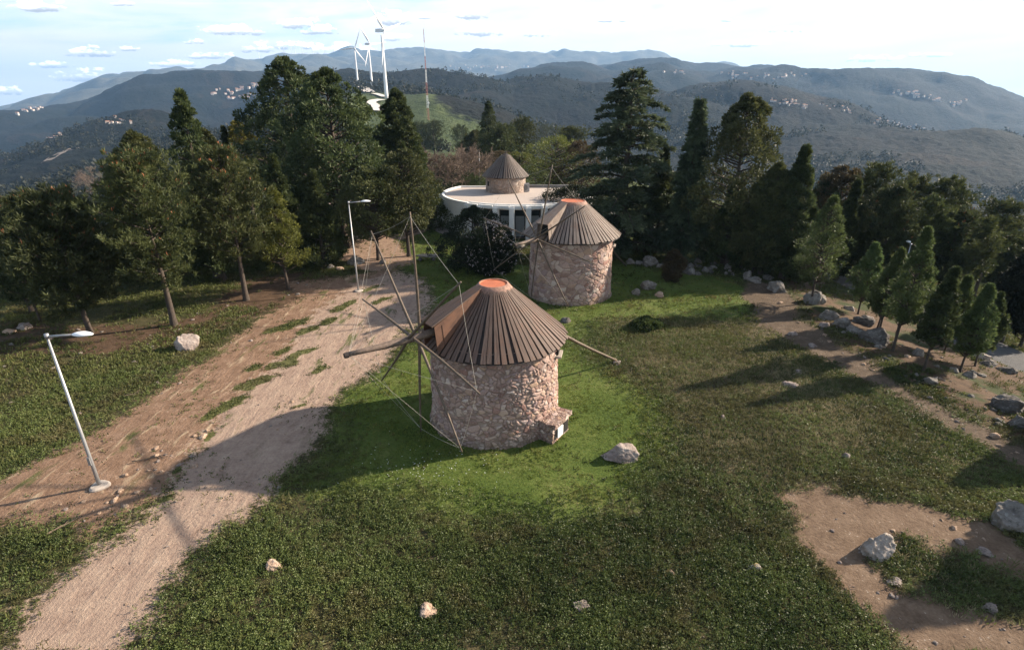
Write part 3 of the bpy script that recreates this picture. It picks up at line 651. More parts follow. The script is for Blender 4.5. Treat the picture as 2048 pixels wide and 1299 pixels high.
# ------------------------------------------------------------------ the round white building
GRAVEL = simple("roof_gravel", (.40, .335, .29), .95, 0, .16, 40, .3)
GLASS, _t, _b = mat("dark_window_glass"); _b.inputs['Base Color'].default_value = (.02, .025, .026, 1); _b.inputs['Roughness'].default_value = .08
CURT = simple("grey_blind", (.17, .18, .18), .8, 0, .1)
GREY = simple("grey_paint", (.16, .155, .15), .6, 0, .1)
PAVED = simple("grey_paving", (.20, .165, .145), .9, 0, .25, 3, .2)
def round_building():
    ZR = 3.45
    f = P(1040, 414, ZR); r_ = 9.1; c = np.array([f[0], f[1]+r_, 0])
    root = thing('round_building', 'low white round building with gravel roof behind the windmills', 'building', c)
    a_l, a_w = R(178), R(232)          # solid left wall from a_l to a_w, glazed front beyond it
    top = ZR+.16
    w_ = MB()
    YB = 5.2
    def arc(r0, r1, z0, z1, a0, a1, n=48, mi=0, mb=None):
        th = np.linspace(a0, a1, n); V = []
        for a in th:
            for (r, z) in ((r0, z0), (r1, z0), (r1, z1), (r0, z1)): V.append((r*math.cos(a), min(r*math.sin(a), YB+r-r_), z))
        F = [(i*4+k, i*4+(k+1) % 4, (i+1)*4+(k+1) % 4, (i+1)*4+k) for i in range(n-1) for k in range(4)]
        F = [x[::-1] for x in F]+[(0, 1, 2, 3), tuple((n-1)*4+k for k in (3, 2, 1, 0))]
        (mb or w_).add(V, F, mi)
    arc(r_-.25, r_, -.6, top, a_l, a_w)                       # left wall
    arc(r_-1.0, r_-.8, -.6, ZR-.02, a_w, R(372), 40)          # recessed glazed wall base
    arc(r_-.25, r_, -.6, top, R(12), R(180), 60)              # rear wall
    w_.box((-r_-.35, .35, 1.35), (.95, .28, 3.9)); w_.box((-r_+.02, -.02, 1.40), (.34, .5, 4.0))
    w_.build('wall', WHITE, root, smooth=False)
    g = MB(); g.lathe([(.01, ZR), (r_-.30, ZR)], n=96, jitter=lambda V: np.stack([V[:, 0], np.minimum(V[:, 1], YB-.3), V[:, 2]], -1)); g.build('gravel_roof', GRAVEL, root)
    pr = MB(); arc(r_-.42, r_-.26, ZR-.05, ZR+.22, a_w, R(372), 50, mb=pr); roofp = pr.build('parapet', WHITE, root)
    pd = MB(); arc(r_-.5, r_-.26, ZR, ZR+.34, R(40), R(110), 40, mb=pd); pd.build('rear_coping', GREY, root)
    nf = 9; da = (R(330)-a_w)/nf
    for k in range(nf+1):
        a = a_w+da*k; d = np.array([math.cos(a), math.sin(a), 0])
        p = MB(); p.box(d*(r_-.02)+np.array([0, 0, ZR/2-.25]), (.62, .52, ZR+.3), a); p.box(d*(r_-.36)+np.array([0, 0, ZR-.06]), (.9, .46, .34), a)
        p.build('pillar', WHITE, root)
        if k < nf:
            a2 = a+da/2; d2 = np.array([math.cos(a2), math.sin(a2), 0]); wd = 2*(r_-.75)*math.sin(da/2)-.46
            fr = MB(); z0, z1 = .05, ZR-.45
            for s in (-1, 1): fr.box(d2*(r_-.72)+np.array([-d2[1], d2[0], 0])*s*(wd/2-.03)+np.array([0, 0, (z0+z1)/2]), (.10, .06, z1-z0), a2)
            fr.box(d2*(r_-.72)+np.array([0, 0, z1-.03]), (.12, wd-.12, .06), a2); fr.box(d2*(r_-.72)+np.array([0, 0, z0+.03]), (.12, wd-.12, .06), a2)
            win = fr.build('window', UNDER, root)
            gl = MB(); gl.box(d2*(r_-.755)+np.array([0, 0, (z0+z1)/2]), (.02, wd-.12, z1-z0-.12), a2); gl.build('pane', GLASS, win)
            if k not in (0, 1):
                bl = MB(); bl.box(d2*(r_-.735)+np.array([0, 0, (z0+z1)/2-.25]), (.012, wd-.2, z1-z0-.75), a2); bl.build('blind', CURT, win)
            bm = MB(); bm.box(d2*(r_+.16)+np.array([0, 0, ZR-.02]), (.16, wd+.10, .30), a2); bm.build('front_beam', WHITE, root)
    # stone drum and boarded cone standing on the roof
    q = P(1011, 388, ZR); rd = 2.42; tc = np.array([q[0], q[1]+rd, 0])-c
    t_ = MB(); t_.lathe([(rd, ZR-.05), (rd, ZR+1.95), (.02, ZR+1.95)], c=(0, 0, 0), n=72)
    tw = t_.build('roof_turret', STONE_C, root, smooth=False, loc=tc)
    cn = MB(); rng = np.random.default_rng(8); ze = ZR+1.78
    cn.lathe([(.02, ze), (2.78, ze), (2.8, ze+.04), (.45, ze+2.45), (.30, ze+2.56), (.02, ze+2.58)], n=72, mi=1)
    eave_cone(cn, 2.82, ze+.03, .48, ze+2.44, 54, rng, 0, .66, .05); cn.build('turret_roof', [BOARD_C, UNDER], tw)
    fn = MB(); fn.tube([(0, 0, ze+2.5), (0, 0, ze+2.86)], [.10, .07], 8); fn.build('finial', UNDER, tw)
    for a in (R(212),):
        s = MB(); s.box((math.cos(a)*(rd-.07), math.sin(a)*(rd-.07), ZR+1.05), (.22, .30, .52), a); s.build('turret_window', BLACK, tw)
    # air conditioner beside the drum
    pa = P(1051, 384, ZR); o = thing('air_conditioner', 'grey air conditioning unit on the gravel roof beside the small turret', 'air conditioner', pa, R(10))
    b = MB(); b.box((0, .18, .52), (.95, .42, .95)); b.box((-.3, .18, .022), (.08, .4, .045)); b.box((.3, .18, .022), (.08, .4, .045)); b.build('casing', METAL, o)
    gr = MB(); gr.tube([(-.08, -.035, .52), (-.08, -.06, .52)], [.34, .34], 20); gr.build('fan_grille', GREY, o)
    # paved edge round the left foot of the building
    ap = MB(); th = np.linspace(R(178), R(262), 40); V = []
    for a in th:
        for rr in (r_+.02, r_+1.7):
            x, y = c[0]+rr*math.cos(a), c[1]+rr*math.sin(a); V.append((x, y, max(0, hz(x, y))+.05))
    ap.add(V, [(2*i, 2*i+2, 2*i+3, 2*i+1) for i in range(39)]); kind(ap.build('pavement', PAVED), 'structure')
    return c
BC = round_building()
# ------------------------------------------------------------------ posts, lamps, masts
def lamp(u, v, vt, label, arm_dir=0.0, arm=.95, group='street lamps on the hilltop', base=True):
    p = hit(u, v); p[2] = hz(p[0], p[1]); h = top_h(p, vt)
    o = thing('street_lamp', label, 'street lamp', p, arm_dir, group)
    m = MB(); m.tube([(0, 0, -.1), (0, 0, h*.2), (0, 0, h)], [.074, .062, .038], 12); pole = m.build('pole', METAL, o, smooth=True)
    hc = MB(); hc.box((0, -.088, 1.2), (.10, .03, .34)); hc.build('service_hatch', METAL, pole)
    a = MB(); a.tube([(-.06, 0, h-.06), (arm*.5, 0, h-.01), (arm, 0, h+.02)], [.045, .04, .036], 8); a.tube([(0, 0, h-.12), (0, 0, h+.05)], [.068, .07], 12); a.build('arm', METAL, o, smooth=True)
    l = MB(); L = np.linspace(0, 1, 9); wv = .17*np.sin(np.pi*np.clip(L*.86+.09, 0, 1))**.7
    V = []
    for t, ww in zip(L, wv):
        x = arm-.05+.66*t
        for q in np.linspace(0, 2*np.pi, 12, endpoint=False): V.append((x, ww*math.cos(q), h+.03+(.10 if math.sin(q) > 0 else .05)*math.sin(q)*(ww/.17)))
    F = [(i*12+j, i*12+(j+1) % 12, (i+1)*12+(j+1) % 12, (i+1)*12+j) for i in range(8) for j in range(12)]
    F2 = [tuple(range(12))[::-1]]; l.add(V, F); b0 = l.n-len(V); l.F.append(np.array([[b0+j for j in range(12)][::-1]])); l.M.append(np.array([0])); l.F.append(np.array([[b0+96+j for j in range(12)]])); l.M.append(np.array([0]))
    l.build('lamp_head', LAMPW, o, smooth=True)
    if base:
        b = MB(); b.lathe([(.34, -.15), (.33, .05), (.27, .10), (.02, .11)], n=22, jitter=lambda V: V*(1+.10*np.sin(np.arctan2(V[:, 1], V[:, 0])*3+1)[:, None]*np.array([1, 1, 0]))); b.build('concrete_footing', CONC, o, smooth=False)
    return o
lamp(200, 972, 670, 'steel street lamp beside the dirt track at the left, with rubble round its footing')
lamp(717, 582, 404, 'steel street lamp at the far end of the dirt track behind the sails', .12)
lamp(1790, 600, 488, 'slim street lamp standing among the pines on the right slope', 1.2, .5, base=False)
lamp(45, 600, 438, 'street lamp half hidden by the pine at the left edge', .3, .7, base=False)
def post(u, v, vt, r, name, label, cat, m, extra=None):
    p = hit(u, v); p[2] = hz(p[0], p[1]); h = top_h(p, vt)
    o = thing(name, label, cat, p); b = MB(); b.tube([(0, 0, -.2), (0, 0, h*.5), (0, 0, h)], [r, r*.9, r*.75], 10); b.build('pole', m, o, smooth=True)
    if extra: extra(o, h)
    return o
def fin(o, h):
    b = MB(); b.lathe([(.02, h), (.09, h+.05), (.09, h+.12), (.02, h+.17)], n=10); b.build('finial', LAMPW, o, smooth=True)
post(960, 383, 304, .065, 'flagpole', 'thin pale flagpole rising behind the round building', 'flagpole', METAL, fin)
post(889, 432, 394, .07, 'white_post', 'short white post leaning beside the left end of the round building', 'post', WHITE, fin)
def xarm(o, h):
    b = MB(); b.box((0, 0, h-.3), (1.5, .1, .12)); b.build('crossarm', TIMBER, o)
    for x in (-.6, 0, .6):
        i = MB(); i.tube([(x, 0, h-.24), (x, 0, h-.06)], [.05, .04], 6); i.build('insulator', LAMPW, o)
post(495, 415, 314, .11, 'utility_pole', 'pale utility pole with a crossarm among the left trees', 'utility pole', CONC, xarm)
# foot stone under the tail pole
# ------------------------------------------------------------------ wind turbines on the ridge
TWH = simple("turbine_white", (.80, .80, .80), .5, 0, .02)
def turbine(u, vbase, vhub, ang, ph, dist, label, Rb=44):
    a, e = azel(u, vbase); x, y = dist*math.sin(a), dist*math.cos(a)
    z = hz(x, y); zb = CAMH+dist*math.tan(e); p = np.array([x, y, z])
    h = top_h(p, vhub); s = h/82.
    o = thing('wind_turbine', label, 'wind turbine', p, 0, 'wind turbines along the ridge')
    m = MB(); L = np.linspace(0, 1, 9); m.tube([(0, 0, t*(h-1.6*s)-3) for t in L], [2.6*s-(1.3*s)*t for t in L], 20); m.build('tower', TWH, o, smooth=True)
    A = np.array([math.cos(ang), math.sin(ang), 0]); Hh = np.array([-A[1], A[0], 0]); up = np.array([0, 0, 1.])
    n = MB(); n.box(-A*2.8*s+up*h, (11.5*s, 3.7*s, 3.9*s), ang, taper=.9); n.build('nacelle', TWH, o)
    hb = MB(); pts = [A*x_*s+up*h for x_ in (2.9, 3.6, 4.8, 5.7)]; hb.tube(pts, [1.7*s, 1.8*s, 1.3*s, .25*s], 16); hb.build('rotor_hub', TWH, o, smooth=True)
    for k in range(3):
        q = ph+k*2*math.pi/3; d = math.cos(q)*up+math.sin(q)*Hh; sd_ = -math.sin(q)*up+math.cos(q)*Hh
        b = MB(); Lb = np.linspace(0, 1, 14); V = []
        ch = np.interp(Lb, [0, .06, .2, .5, .85, 1], [.75, .8, 1.75, 1.2, .6, .18])*s; tw = np.interp(Lb, [0, .2, 1], [.9, .55, .05]); thk = np.interp(Lb, [0, .1, .25, 1], [.75, .7, .30, .06])*s
        c0 = A*4.0*s+up*h
        for t, cc, tt, tk in zip(Lb, ch, tw, thk):
            cd_ = sd_*math.cos(tt)+A*math.sin(tt); nd = -sd_*math.sin(tt)+A*math.cos(tt); o_ = c0+d*Rb*s*(.02+.98*t)
            for ph_ in np.linspace(0, 2*np.pi, 10, endpoint=False): V.append(o_+cd_*cc*(math.cos(ph_)+.35)+nd*tk*math.sin(ph_))
        F = [(i*10+j, i*10+(j+1) % 10, (i+1)*10+(j+1) % 10, (i+1)*10+j) for i in range(13) for j in range(10)]
        b.add(V, F); b.build('blade', TWH, o, smooth=True)
    return o
turbine(773, 192, 61, R(-22), R(-47), 712, 'nearest and largest white wind turbine on the ridge', 43)
turbine(745, 183, 88, R(-35), R(-38), 960, 'middle white wind turbine on the ridge, standing behind the nearest one', 44)
turbine(716, 170, 97, R(-70), R(22), 1235, 'smallest and leftmost white wind turbine on the near ridge, beside the big dark tree', 44)
for k, (u, v) in enumerate([(571, 122), (585, 118), (592, 117), (606, 113), (626, 109), (650, 104), (668, 101), (520, 126)]):
    a_, e_ = azel(u, v); r_ = np.linspace(6800, 8700, 90); z_ = height(r_*math.sin(a_), r_*math.cos(a_)); q_ = r_[np.argmax((z_-CAMH)/r_)]; p = np.array([q_*math.sin(a_), q_*math.cos(a_), 0]); p[2] = hz(p[0], p[1]); o = thing('far_wind_turbine', 'tiny white wind turbine on the crest of the far blue mountains', 'wind turbine', p, 0, 'tiny wind turbines on the far mountains')
    b = MB(); b.tube([(0, 0, -5), (0, 0, 75)], [4, 2.6], 6)
    for q in range(3):
        a = q*2.094+k; b.tube([(0, -3, 75), (38*math.sin(a), -3, 75+38*math.cos(a))], [1.7, .7], 4)
    m = b.build('turbine', TWH, o)
# lattice radio mast, banded red and white
MRED = simple("mast_red", (.36, .13, .10), .6, 0, .1); MWHT = simple("mast_white", (.70, .70, .70), .6, 0, .05)
def radio_mast():
    p = hit(857, 241); p[2] = hz(p[0], p[1]); h = top_h(p, 58); s = h/80
    o = thing('radio_mast', 'tall slender lattice radio mast banded red and white on the ridge slope', 'radio mast', p)
    nb = 7; wd = lambda z: (1.0*(1-z/h)+.2)*s
    for k in range(nb):
        m = MB(); z0, z1 = h*k/nb, h*(k+1)/nb-.02
        cs = [(math.cos(a), math.sin(a)) for a in (R(90), R(210), R(330))]; ns = 4
        for q in range(3): m.tube([(cs[q][0]*wd(z0), cs[q][1]*wd(z0), z0), (cs[q][0]*wd(z1), cs[q][1]*wd(z1), z1)], .085*s, 5)
        for i in range(ns):
            za, zb = z0+(z1-z0)*i/ns, z0+(z1-z0)*(i+1)/ns
            for q in range(3):
                q2 = (q+1) % 3; m.tube([(cs[q][0]*wd(za), cs[q][1]*wd(za), za), (cs[q2][0]*wd(zb), cs[q2][1]*wd(zb), zb)], .05*s, 4)
                m.tube([(cs[q][0]*wd(zb), cs[q][1]*wd(zb), zb), (cs[q2][0]*wd(za), cs[q2][1]*wd(za), za)], .04*s, 4)
        m.build('red_section' if k % 2 == 0 else 'white_section', MRED if k % 2 == 0 else MWHT, o)
    d = MB(); d.tube([(wd(h*.22), -.3, h*.20), (wd(h*.22), -1.1*s, h*.20)], [.9*s, 1.0*s], 14); d.build('dish', MWHT, o, smooth=True)
    t = MB(); t.tube([(0, 0, h), (0, 0, h*1.06)], [.12, .05], 6); t.build('whip_antenna', MWHT, o)
radio_mast()
# pale gravel tracks on the ridge
def strip(name, pts, wid, m, lift=.35):
    C = np.array([hit(u, v) for u, v in pts]); L = np.linspace(0, len(C)-1, 8*len(C)); i = np.clip(L.astype(int), 0, len(C)-2); f = (L-i)[:, None]; Q = C[i]*(1-f)+C[i+1]*f
    t = np.gradient(Q[:, :2], axis=0); t /= np.linalg.norm(t, axis=1)[:, None]+1e-9; n = np.stack([-t[:, 1], t[:, 0]], -1); V = []
    for k in range(len(Q)):
        for s in (-1, -.33, .33, 1):
            x, y = Q[k, :2]+n[k]*wid/2*s; V.append((x, y, hz(x, y)+lift))
    b = MB(); b.add(V, [(k*4+j, k*4+j+1, (k+1)*4+j+1, (k+1)*4+j) for k in range(len(Q)-1) for j in range(3)]); o = b.build(name, m, smooth=True); return kind(o, 'structure')
PALE = simple("pale_gravel", (.56, .51, .46), .95, 0, .1, .3)
strip('gravel_track', [(758, 226), (752, 216), (742, 209), (750, 205), (764, 203)], 9, PALE, 2.2)
strip('gravel_track', [(772, 197), (760, 193), (749, 190)], 10, PALE, 2.2)
strip('gravel_track', [(740, 188), (733, 183), (725, 177)], 14, PALE, 2.5)
strip('dirt_road', [(150, 300), (120, 312), (95, 327)], 14, simple("far_track", (.22, .17, .13), .95, 0, .1), 3)
# ------------------------------------------------------------------ far villages: every house on its own
HW = simple("house_white", (.42, .39, .36), .8, 0, .06, .2); HR = simple("house_tile", (.38, .20, .13), .8, 0, .15, .3)
def house_mesh(w_, d_, h_):
    b = MB(); b.box((0, 0, h_/2-1.5), (w_, d_, h_+3), 0, 0); e = .5
    V = [(-w_/2-e, -d_/2-e, h_), (w_/2+e, -d_/2-e, h_), (w_/2+e, d_/2+e, h_), (-w_/2-e, d_/2+e, h_), (-w_/2-e, 0, h_+d_*.24), (w_/2+e, 0, h_+d_*.24)]
    b.add(V, [(0, 1, 5, 4), (2, 3, 4, 5)], 1); b.add(V, [(1, 2, 5), (3, 0, 4)], 1)
    b.add([(v[0], v[1], h_+.02) for v in V[:4]], [(3, 2, 1, 0)], 1); return b
HM = []
for (a, b_, c_) in ((10, 8, 6), (13, 8, 5), (9, 9, 8), (20, 9, 5)):
    o = house_mesh(a, b_, c_).build('proto', [HW, HR]); HM.append(o.data); bpy.data.objects.remove(o)
def village(poly, n, scale, label, group, seed, far=900):
    rng = np.random.default_rng(seed); P_ = np.array(poly, float)
    for k in range(n):
        i = rng.integers(0, len(P_)-1); f = rng.random(); q = P_[i]*(1-f)+P_[i+1]*f; q = q+rng.normal(0, [5, 3.4])
        p = hit(q[0], q[1])
        if depth(p) < far: continue
        m = HM[rng.choice(4, p=[.4, .3, .2, .1])]; o = bpy.data.objects.new('far_house', m); COL.objects.link(o)
        o.location = (p[0], p[1], hz(p[0], p[1])+1.5+scale); o.rotation_euler = (0, 0, rng.normal(.3, .5)); s = scale*rng.uniform(.3, .62); o.scale = (s, s, s)
        tag(o, label, 'house', group)
village([(1534, 204), (1560, 207), (1590, 210), (1614, 216)], 26, .75, 'small white house in the upper right hill village above the tall cypresses', 'houses of the village above the cypresses', 1)
village([(1636, 213), (1662, 219), (1690, 225), (1708, 229)], 14, .7, 'small tiled house in the scattered row along the right hill crest', 'houses along the right hill crest', 2)
village([(1746, 239), (1780, 246), (1820, 256), (1862, 267)], 30, .75, 'small white house in the village lowest on the right hill', 'houses of the lower right village', 3)
village([(1782, 185), (1820, 192), (1845, 196), (1880, 203), (1928, 211)], 30, 1.35, 'tiny white house in the village on the far blue hill at the right', 'houses of the far right village', 4)
village([(1440, 151), (1490, 153), (1540, 156), (1620, 153)], 26, 1.4, 'tiny white house in the line along the far right skyline', 'houses along the far skyline', 5)
village([(1330, 147), (1360, 146), (1390, 147)], 6, 1.4, 'tiny white house behind the top of the cedar', 'houses behind the cedar top', 6)
village([(92, 283), (110, 279), (126, 277)], 9, .85, 'white house in the hamlet lowest at the left', 'houses of the lowest left hamlet', 7)
village([(196, 264), (205, 258), (232, 245), (250, 247), (284, 238)], 16, 1.0, 'white house in the hamlet in the middle of the left hills', 'houses of the middle left hamlet', 8)
village([(38, 232), (60, 222), (90, 220)], 12, 1.5, 'tiny white house in the far village at the left edge', 'houses of the far left village', 9)
village([(420, 187), (450, 184), (480, 180), (520, 176)], 22, 1.5, 'tiny white house in the far village left of the big dark tree', 'houses left of the big dark tree', 10, 1900)
village([(455, 198), (490, 195), (520, 192)], 14, 1.4, 'tiny white house in the nearer line left of the big dark tree', 'houses in the nearer line left of the big tree', 11)
village([(790, 161), (800, 158), (785, 163)], 12, 2.2, 'tiny white house in the valley town behind the turbine towers', 'houses behind the turbine towers', 12, 1900)
village([(880, 138), (920, 135), (960, 137), (1030, 139), (1050, 140)], 30, 3.0, 'tiny pale building in the hazy town at the foot of the far mountains', 'buildings of the hazy far town', 13, 3000)
# ------------------------------------------------------------------ foliage
def leaf_mat(name, dark, light, rough=.6, spec=.25, patch=None):
    m, t, b = mat(name); r = rnd(t); s = t.attr('shade')
    c = t.mix(s, dark, light)
    n = t.noise(obco(t), .8, 3, .6)
    c = t.mix(t.math('MULTIPLY', t.step(n, .42, .7), .45), c, tuple((a+2*d)/2.4 for a, d in zip(dark, light)))
    hs = t.new('ShaderNodeHueSaturation'); t.put(hs.inputs['Hue'], t.math('ADD', .488, t.math('MULTIPLY', r, .024))); t.put(hs.inputs['Value'], t.math('ADD', .85, t.math('MULTIPLY', r, .3))); t.put(hs.inputs['Color'], c)
    c = hs.outputs[0]
    if patch:
        wp = t.new('ShaderNodeNewGeometry').outputs['Position']; pn_ = t.math('ADD', t.math('MULTIPLY', t.noise(wp, .33, 4, .6), .6), t.math('MULTIPLY', t.noise(wp, 1.5, 4, .6), .4))
        c = t.mix(t.math('MULTIPLY', t.step(pn_, .49, .60), .75), c, t.mix(s, tuple(x*.55 for x in patch), patch))
    t.put(b.inputs['Base Color'], c); b.inputs['Roughness'].default_value = rough; b.inputs['Specular IOR Level'].default_value = spec
    tr = t.new('ShaderNodeBsdfTranslucent'); t.l.new(c, tr.inputs[0]); mx = t.new('ShaderNodeMixShader'); mx.inputs[0].default_value = .32
    t.l.new(b.outputs[0], mx.inputs[1]); t.l.new(tr.outputs[0], mx.inputs[2])
    t.l.new(mx.outputs[0], t.n['Material Output'].inputs[0]); return m
L_PINE = leaf_mat("pine_needles", (.026, .036, .012), (.088, .098, .034)); L_PINED = leaf_mat("dark_pine_needles", (.022, .033, .013), (.076, .092, .035))
L_CEDAR = leaf_mat("cedar_needles", (.025, .039, .022), (.095, .120, .062)); L_CYP = leaf_mat("cypress_foliage", (.022, .033, .013), (.082, .100, .037))
L_CYPO = leaf_mat("olive_cypress_foliage", (.030, .038, .014), (.100, .105, .040)); L_SOFT = leaf_mat("soft_green_foliage", (.045, .066, .022), (.13, .165, .058))
L_YEL = leaf_mat("yellow_green_leaves", (.070, .072, .012), (.19, .18, .030)); L_LIME = leaf_mat("fresh_green_leaves", (.065, .080, .016), (.17, .18, .045))
L_BUSH = leaf_mat("bush_leaves", (.028, .042, .014), (.085, .105, .035)); L_RHOD = leaf_mat("dark_glossy_leaves", (.013, .018, .010), (.036, .046, .022)); L_BLACK = leaf_mat("very_dark_cypress", (.010, .013, .008), (.024, .029, .015))
L_AGAVE = leaf_mat("spiky_grey_green_leaves", (.035, .05, .025), (.12, .145, .085)); L_BROWN = leaf_mat("brownish_foliage", (.045, .036, .017), (.105, .080, .040)); L_WOOD = leaf_mat("woodland_foliage", (.012, .016, .009), (.036, .034, .020))  # L_WOOD is darkened too, with the hills' cloud shade put into its colour
CANDLE = simple("rusty_pine_candles", (.27, .095, .035), .8, 0, .2, 3); BLOOM = simple("pale_blossom", (.55, .47, .45), .8, 0, .12, 5)
BARK = simple("dark_bark", (.055, .041, .031), .9, 0, .35, 5, .5); BARKM = simple("mossy_bark", (.060, .050, .028), .9, 0, .4, 3, .5); BARKP = simple("pale_twigs", (.17, .12, .088), .9, 0, .25, 3)
def unit(v): return v/(np.linalg.norm(v, axis=-1, keepdims=True)+1e-9)
def leaves(mb, c, d, ln, wd, rng, mi=0, shade=.5):
    """one small four-cornered leaf or needle spray per centre"""
    n = len(c); s = unit(np.cross(d, rng.normal(size=(n, 3)))); ln = np.broadcast_to(ln, (n,))[:, None]; wd = np.broadcast_to(wd, (n,))[:, None]
    V = np.stack([c, c+d*ln*.45+s*wd*.5, c+d*ln, c+d*ln*.45-s*wd*.5], 1).reshape(-1, 3)
    sh = np.repeat(np.broadcast_to(shade, (n,)), 4); F = np.arange(4*n).reshape(n, 4); mb.add(V, F, mi, sh)
def trunk_mesh(rng, h, r0, lean=.0, bend=.25, top=.95, n=9):
    L = np.linspace(0, 1, 12); pts = np.stack([lean*h*L+bend*np.sin(L*3.+rng.random()*6)*L*(1-L)*1.2, bend*np.cos(L*2.6+rng.random()*6)*L*(1-L)*1.2, L*h*top-.25*(1-L)], -1)
    rad = r0*(1-.93*L**.9)+.28*r0*np.exp(-L/.035); mb = MB(); mb.tube(pts, rad, n, caps=False); return mb, pts
def on_trunk(pts, z): return np.array([np.interp(z, pts[:, 2], pts[:, 0]), np.interp(z, pts[:, 2], pts[:, 1]), z])
# each builder returns (trunk MB, crown MB) for a tree of height h, crown width w
def pine(rng, h, w, lo=.28, dens=1.0, candles=True, needle=.30, flat=False):
    tk, pts = trunk_mesh(rng, h, .028*h*.62+.03, rng.normal(0, .02)); cr = MB(); nb = int(62*dens)
    for k in range(nb):
        t = lo+(1-lo)*(k+rng.random())/nb; z = t*h; q = (t-lo)/(1-lo)
        prof = (np.sin(np.pi*np.clip(.16+.80*q, 0, 1))**.75)*(.55+.45*rng.random()); L = w/2*prof; a = k*2.4+rng.normal(0, .3)
        up = .10+.75*q+rng.normal(0, .12); b0 = on_trunk(pts, z*.97); d = np.array([math.cos(a), math.sin(a), up]); d /= np.linalg.norm(d)
        s = np.linspace(0, 1, 6); bp = b0+d*L*s[:, None]; bp[:, 2] += .14*L*s**2; tk.tube(bp, (.012+.010*L)*(1-.8*s)+.004, 5, caps=False)
        nt = max(5, int(13*L*dens/1.0)); bs = rng.random()
        f = .28+.75*rng.random(nt)**.75; c = b0+d*L*f[:, None]; c[:, 2] += .14*L*f**2
        c += rng.normal(0, 1, (nt, 3))*np.array([.17, .17, .11])*L*(.45+.5*f[:, None]); out = unit(c-on_trunk(pts, z*.95))
        m = 15
        dd = unit(out[:, None]*.55+np.array([0, 0, .55])+rng.normal(0, .62, (nt, m, 3))).reshape(-1, 3); cc = np.repeat(c, m, 0)+rng.normal(0, .05, (nt*m, 3))
        sh = np.clip(np.repeat(np.clip(bs+rng.normal(0, .25, nt), 0, 1), m)+rng.normal(0, .12, nt*m), 0, 1)
        leaves(cr, cc, dd, needle*rng.uniform(.7, 1.25, nt*m), needle*.17, rng, 0, sh)
        if candles:
            w_ = rng.random(nt) < (.01+.13*q*q); cs = c[w_]
            if len(cs):
                cs2 = np.repeat(cs, 4, 0); leaves(cr, cs2+np.array([0, 0, .12])+rng.normal(0, .05, cs2.shape), unit(np.array([0, 0, 1.])+rng.normal(0, .25, cs2.shape)), .2, .05, rng, 1, .5)
    return tk, cr
def clumpy(rng, h, w, prof, lo=.12, nc=150, nl=95, cs=.20, ls=.26, lw=.12, up=.55, surf=.55, limbs=.35, r0=None, zsq=.75, lean=0, bend=.25, multi=1):
    tk, pts = trunk_mesh(rng, h, r0 or .024*h, lean, bend); cr = MB()
    for _ in range(multi-1):
        t2, p2 = trunk_mesh(rng, h*.8, (r0 or .024*h)*.7, rng.normal(0, .07), bend); tk.V += t2.V; tk.F += [f+tk.n for f in t2.F]; tk.M += t2.M; tk.S += t2.S; tk.n += t2.n
    for k in range(nc):
        q = rng.random()**.92 if k > 9 else .80+.021*k; t = lo+(1-lo)*q; z = t*h; R_ = prof(q)*w/2; a = rng.random()*2*np.pi; rr = R_*(surf+(1-surf)*rng.random()**.5)
        lob = 1+.22*math.sin(a*3+q*7+pts[3, 0]*9)+.12*rng.normal(); rr *= lob
        c = on_trunk(pts, z)+np.array([math.cos(a)*rr, math.sin(a)*rr, 0]); rr *= 1-.55*cs; s = cs*w*.5*(.55+.75*rng.random())*(.22+.95*prof(q))
        if rng.random() < limbs:
            b0 = on_trunk(pts, max(z-.35*rr-.3, lo*h*.6)); tk.tube(np.array([b0, (b0+c)/2+np.array([0, 0, -.05*rr]), c]), [.05*R_**.5+.012, .03*R_**.5+.008, .008], 5, caps=False)
        d = unit(rng.normal(size=(nl, 3))+np.array([math.cos(a), math.sin(a), .35])*.7); p = c+d*s*np.array([1, 1, zsq])*rng.uniform(.35, 1, (nl, 1))**.6
        dd = unit(d*.7+np.array([0, 0, up])+rng.normal(0, .38, (nl, 3))); bs = rng.random()
        leaves(cr, p, dd, ls*rng.uniform(.6, 1.3, nl), lw, rng, 0, np.clip(bs+rng.normal(0, .18, nl), 0, 1))
    return tk, cr
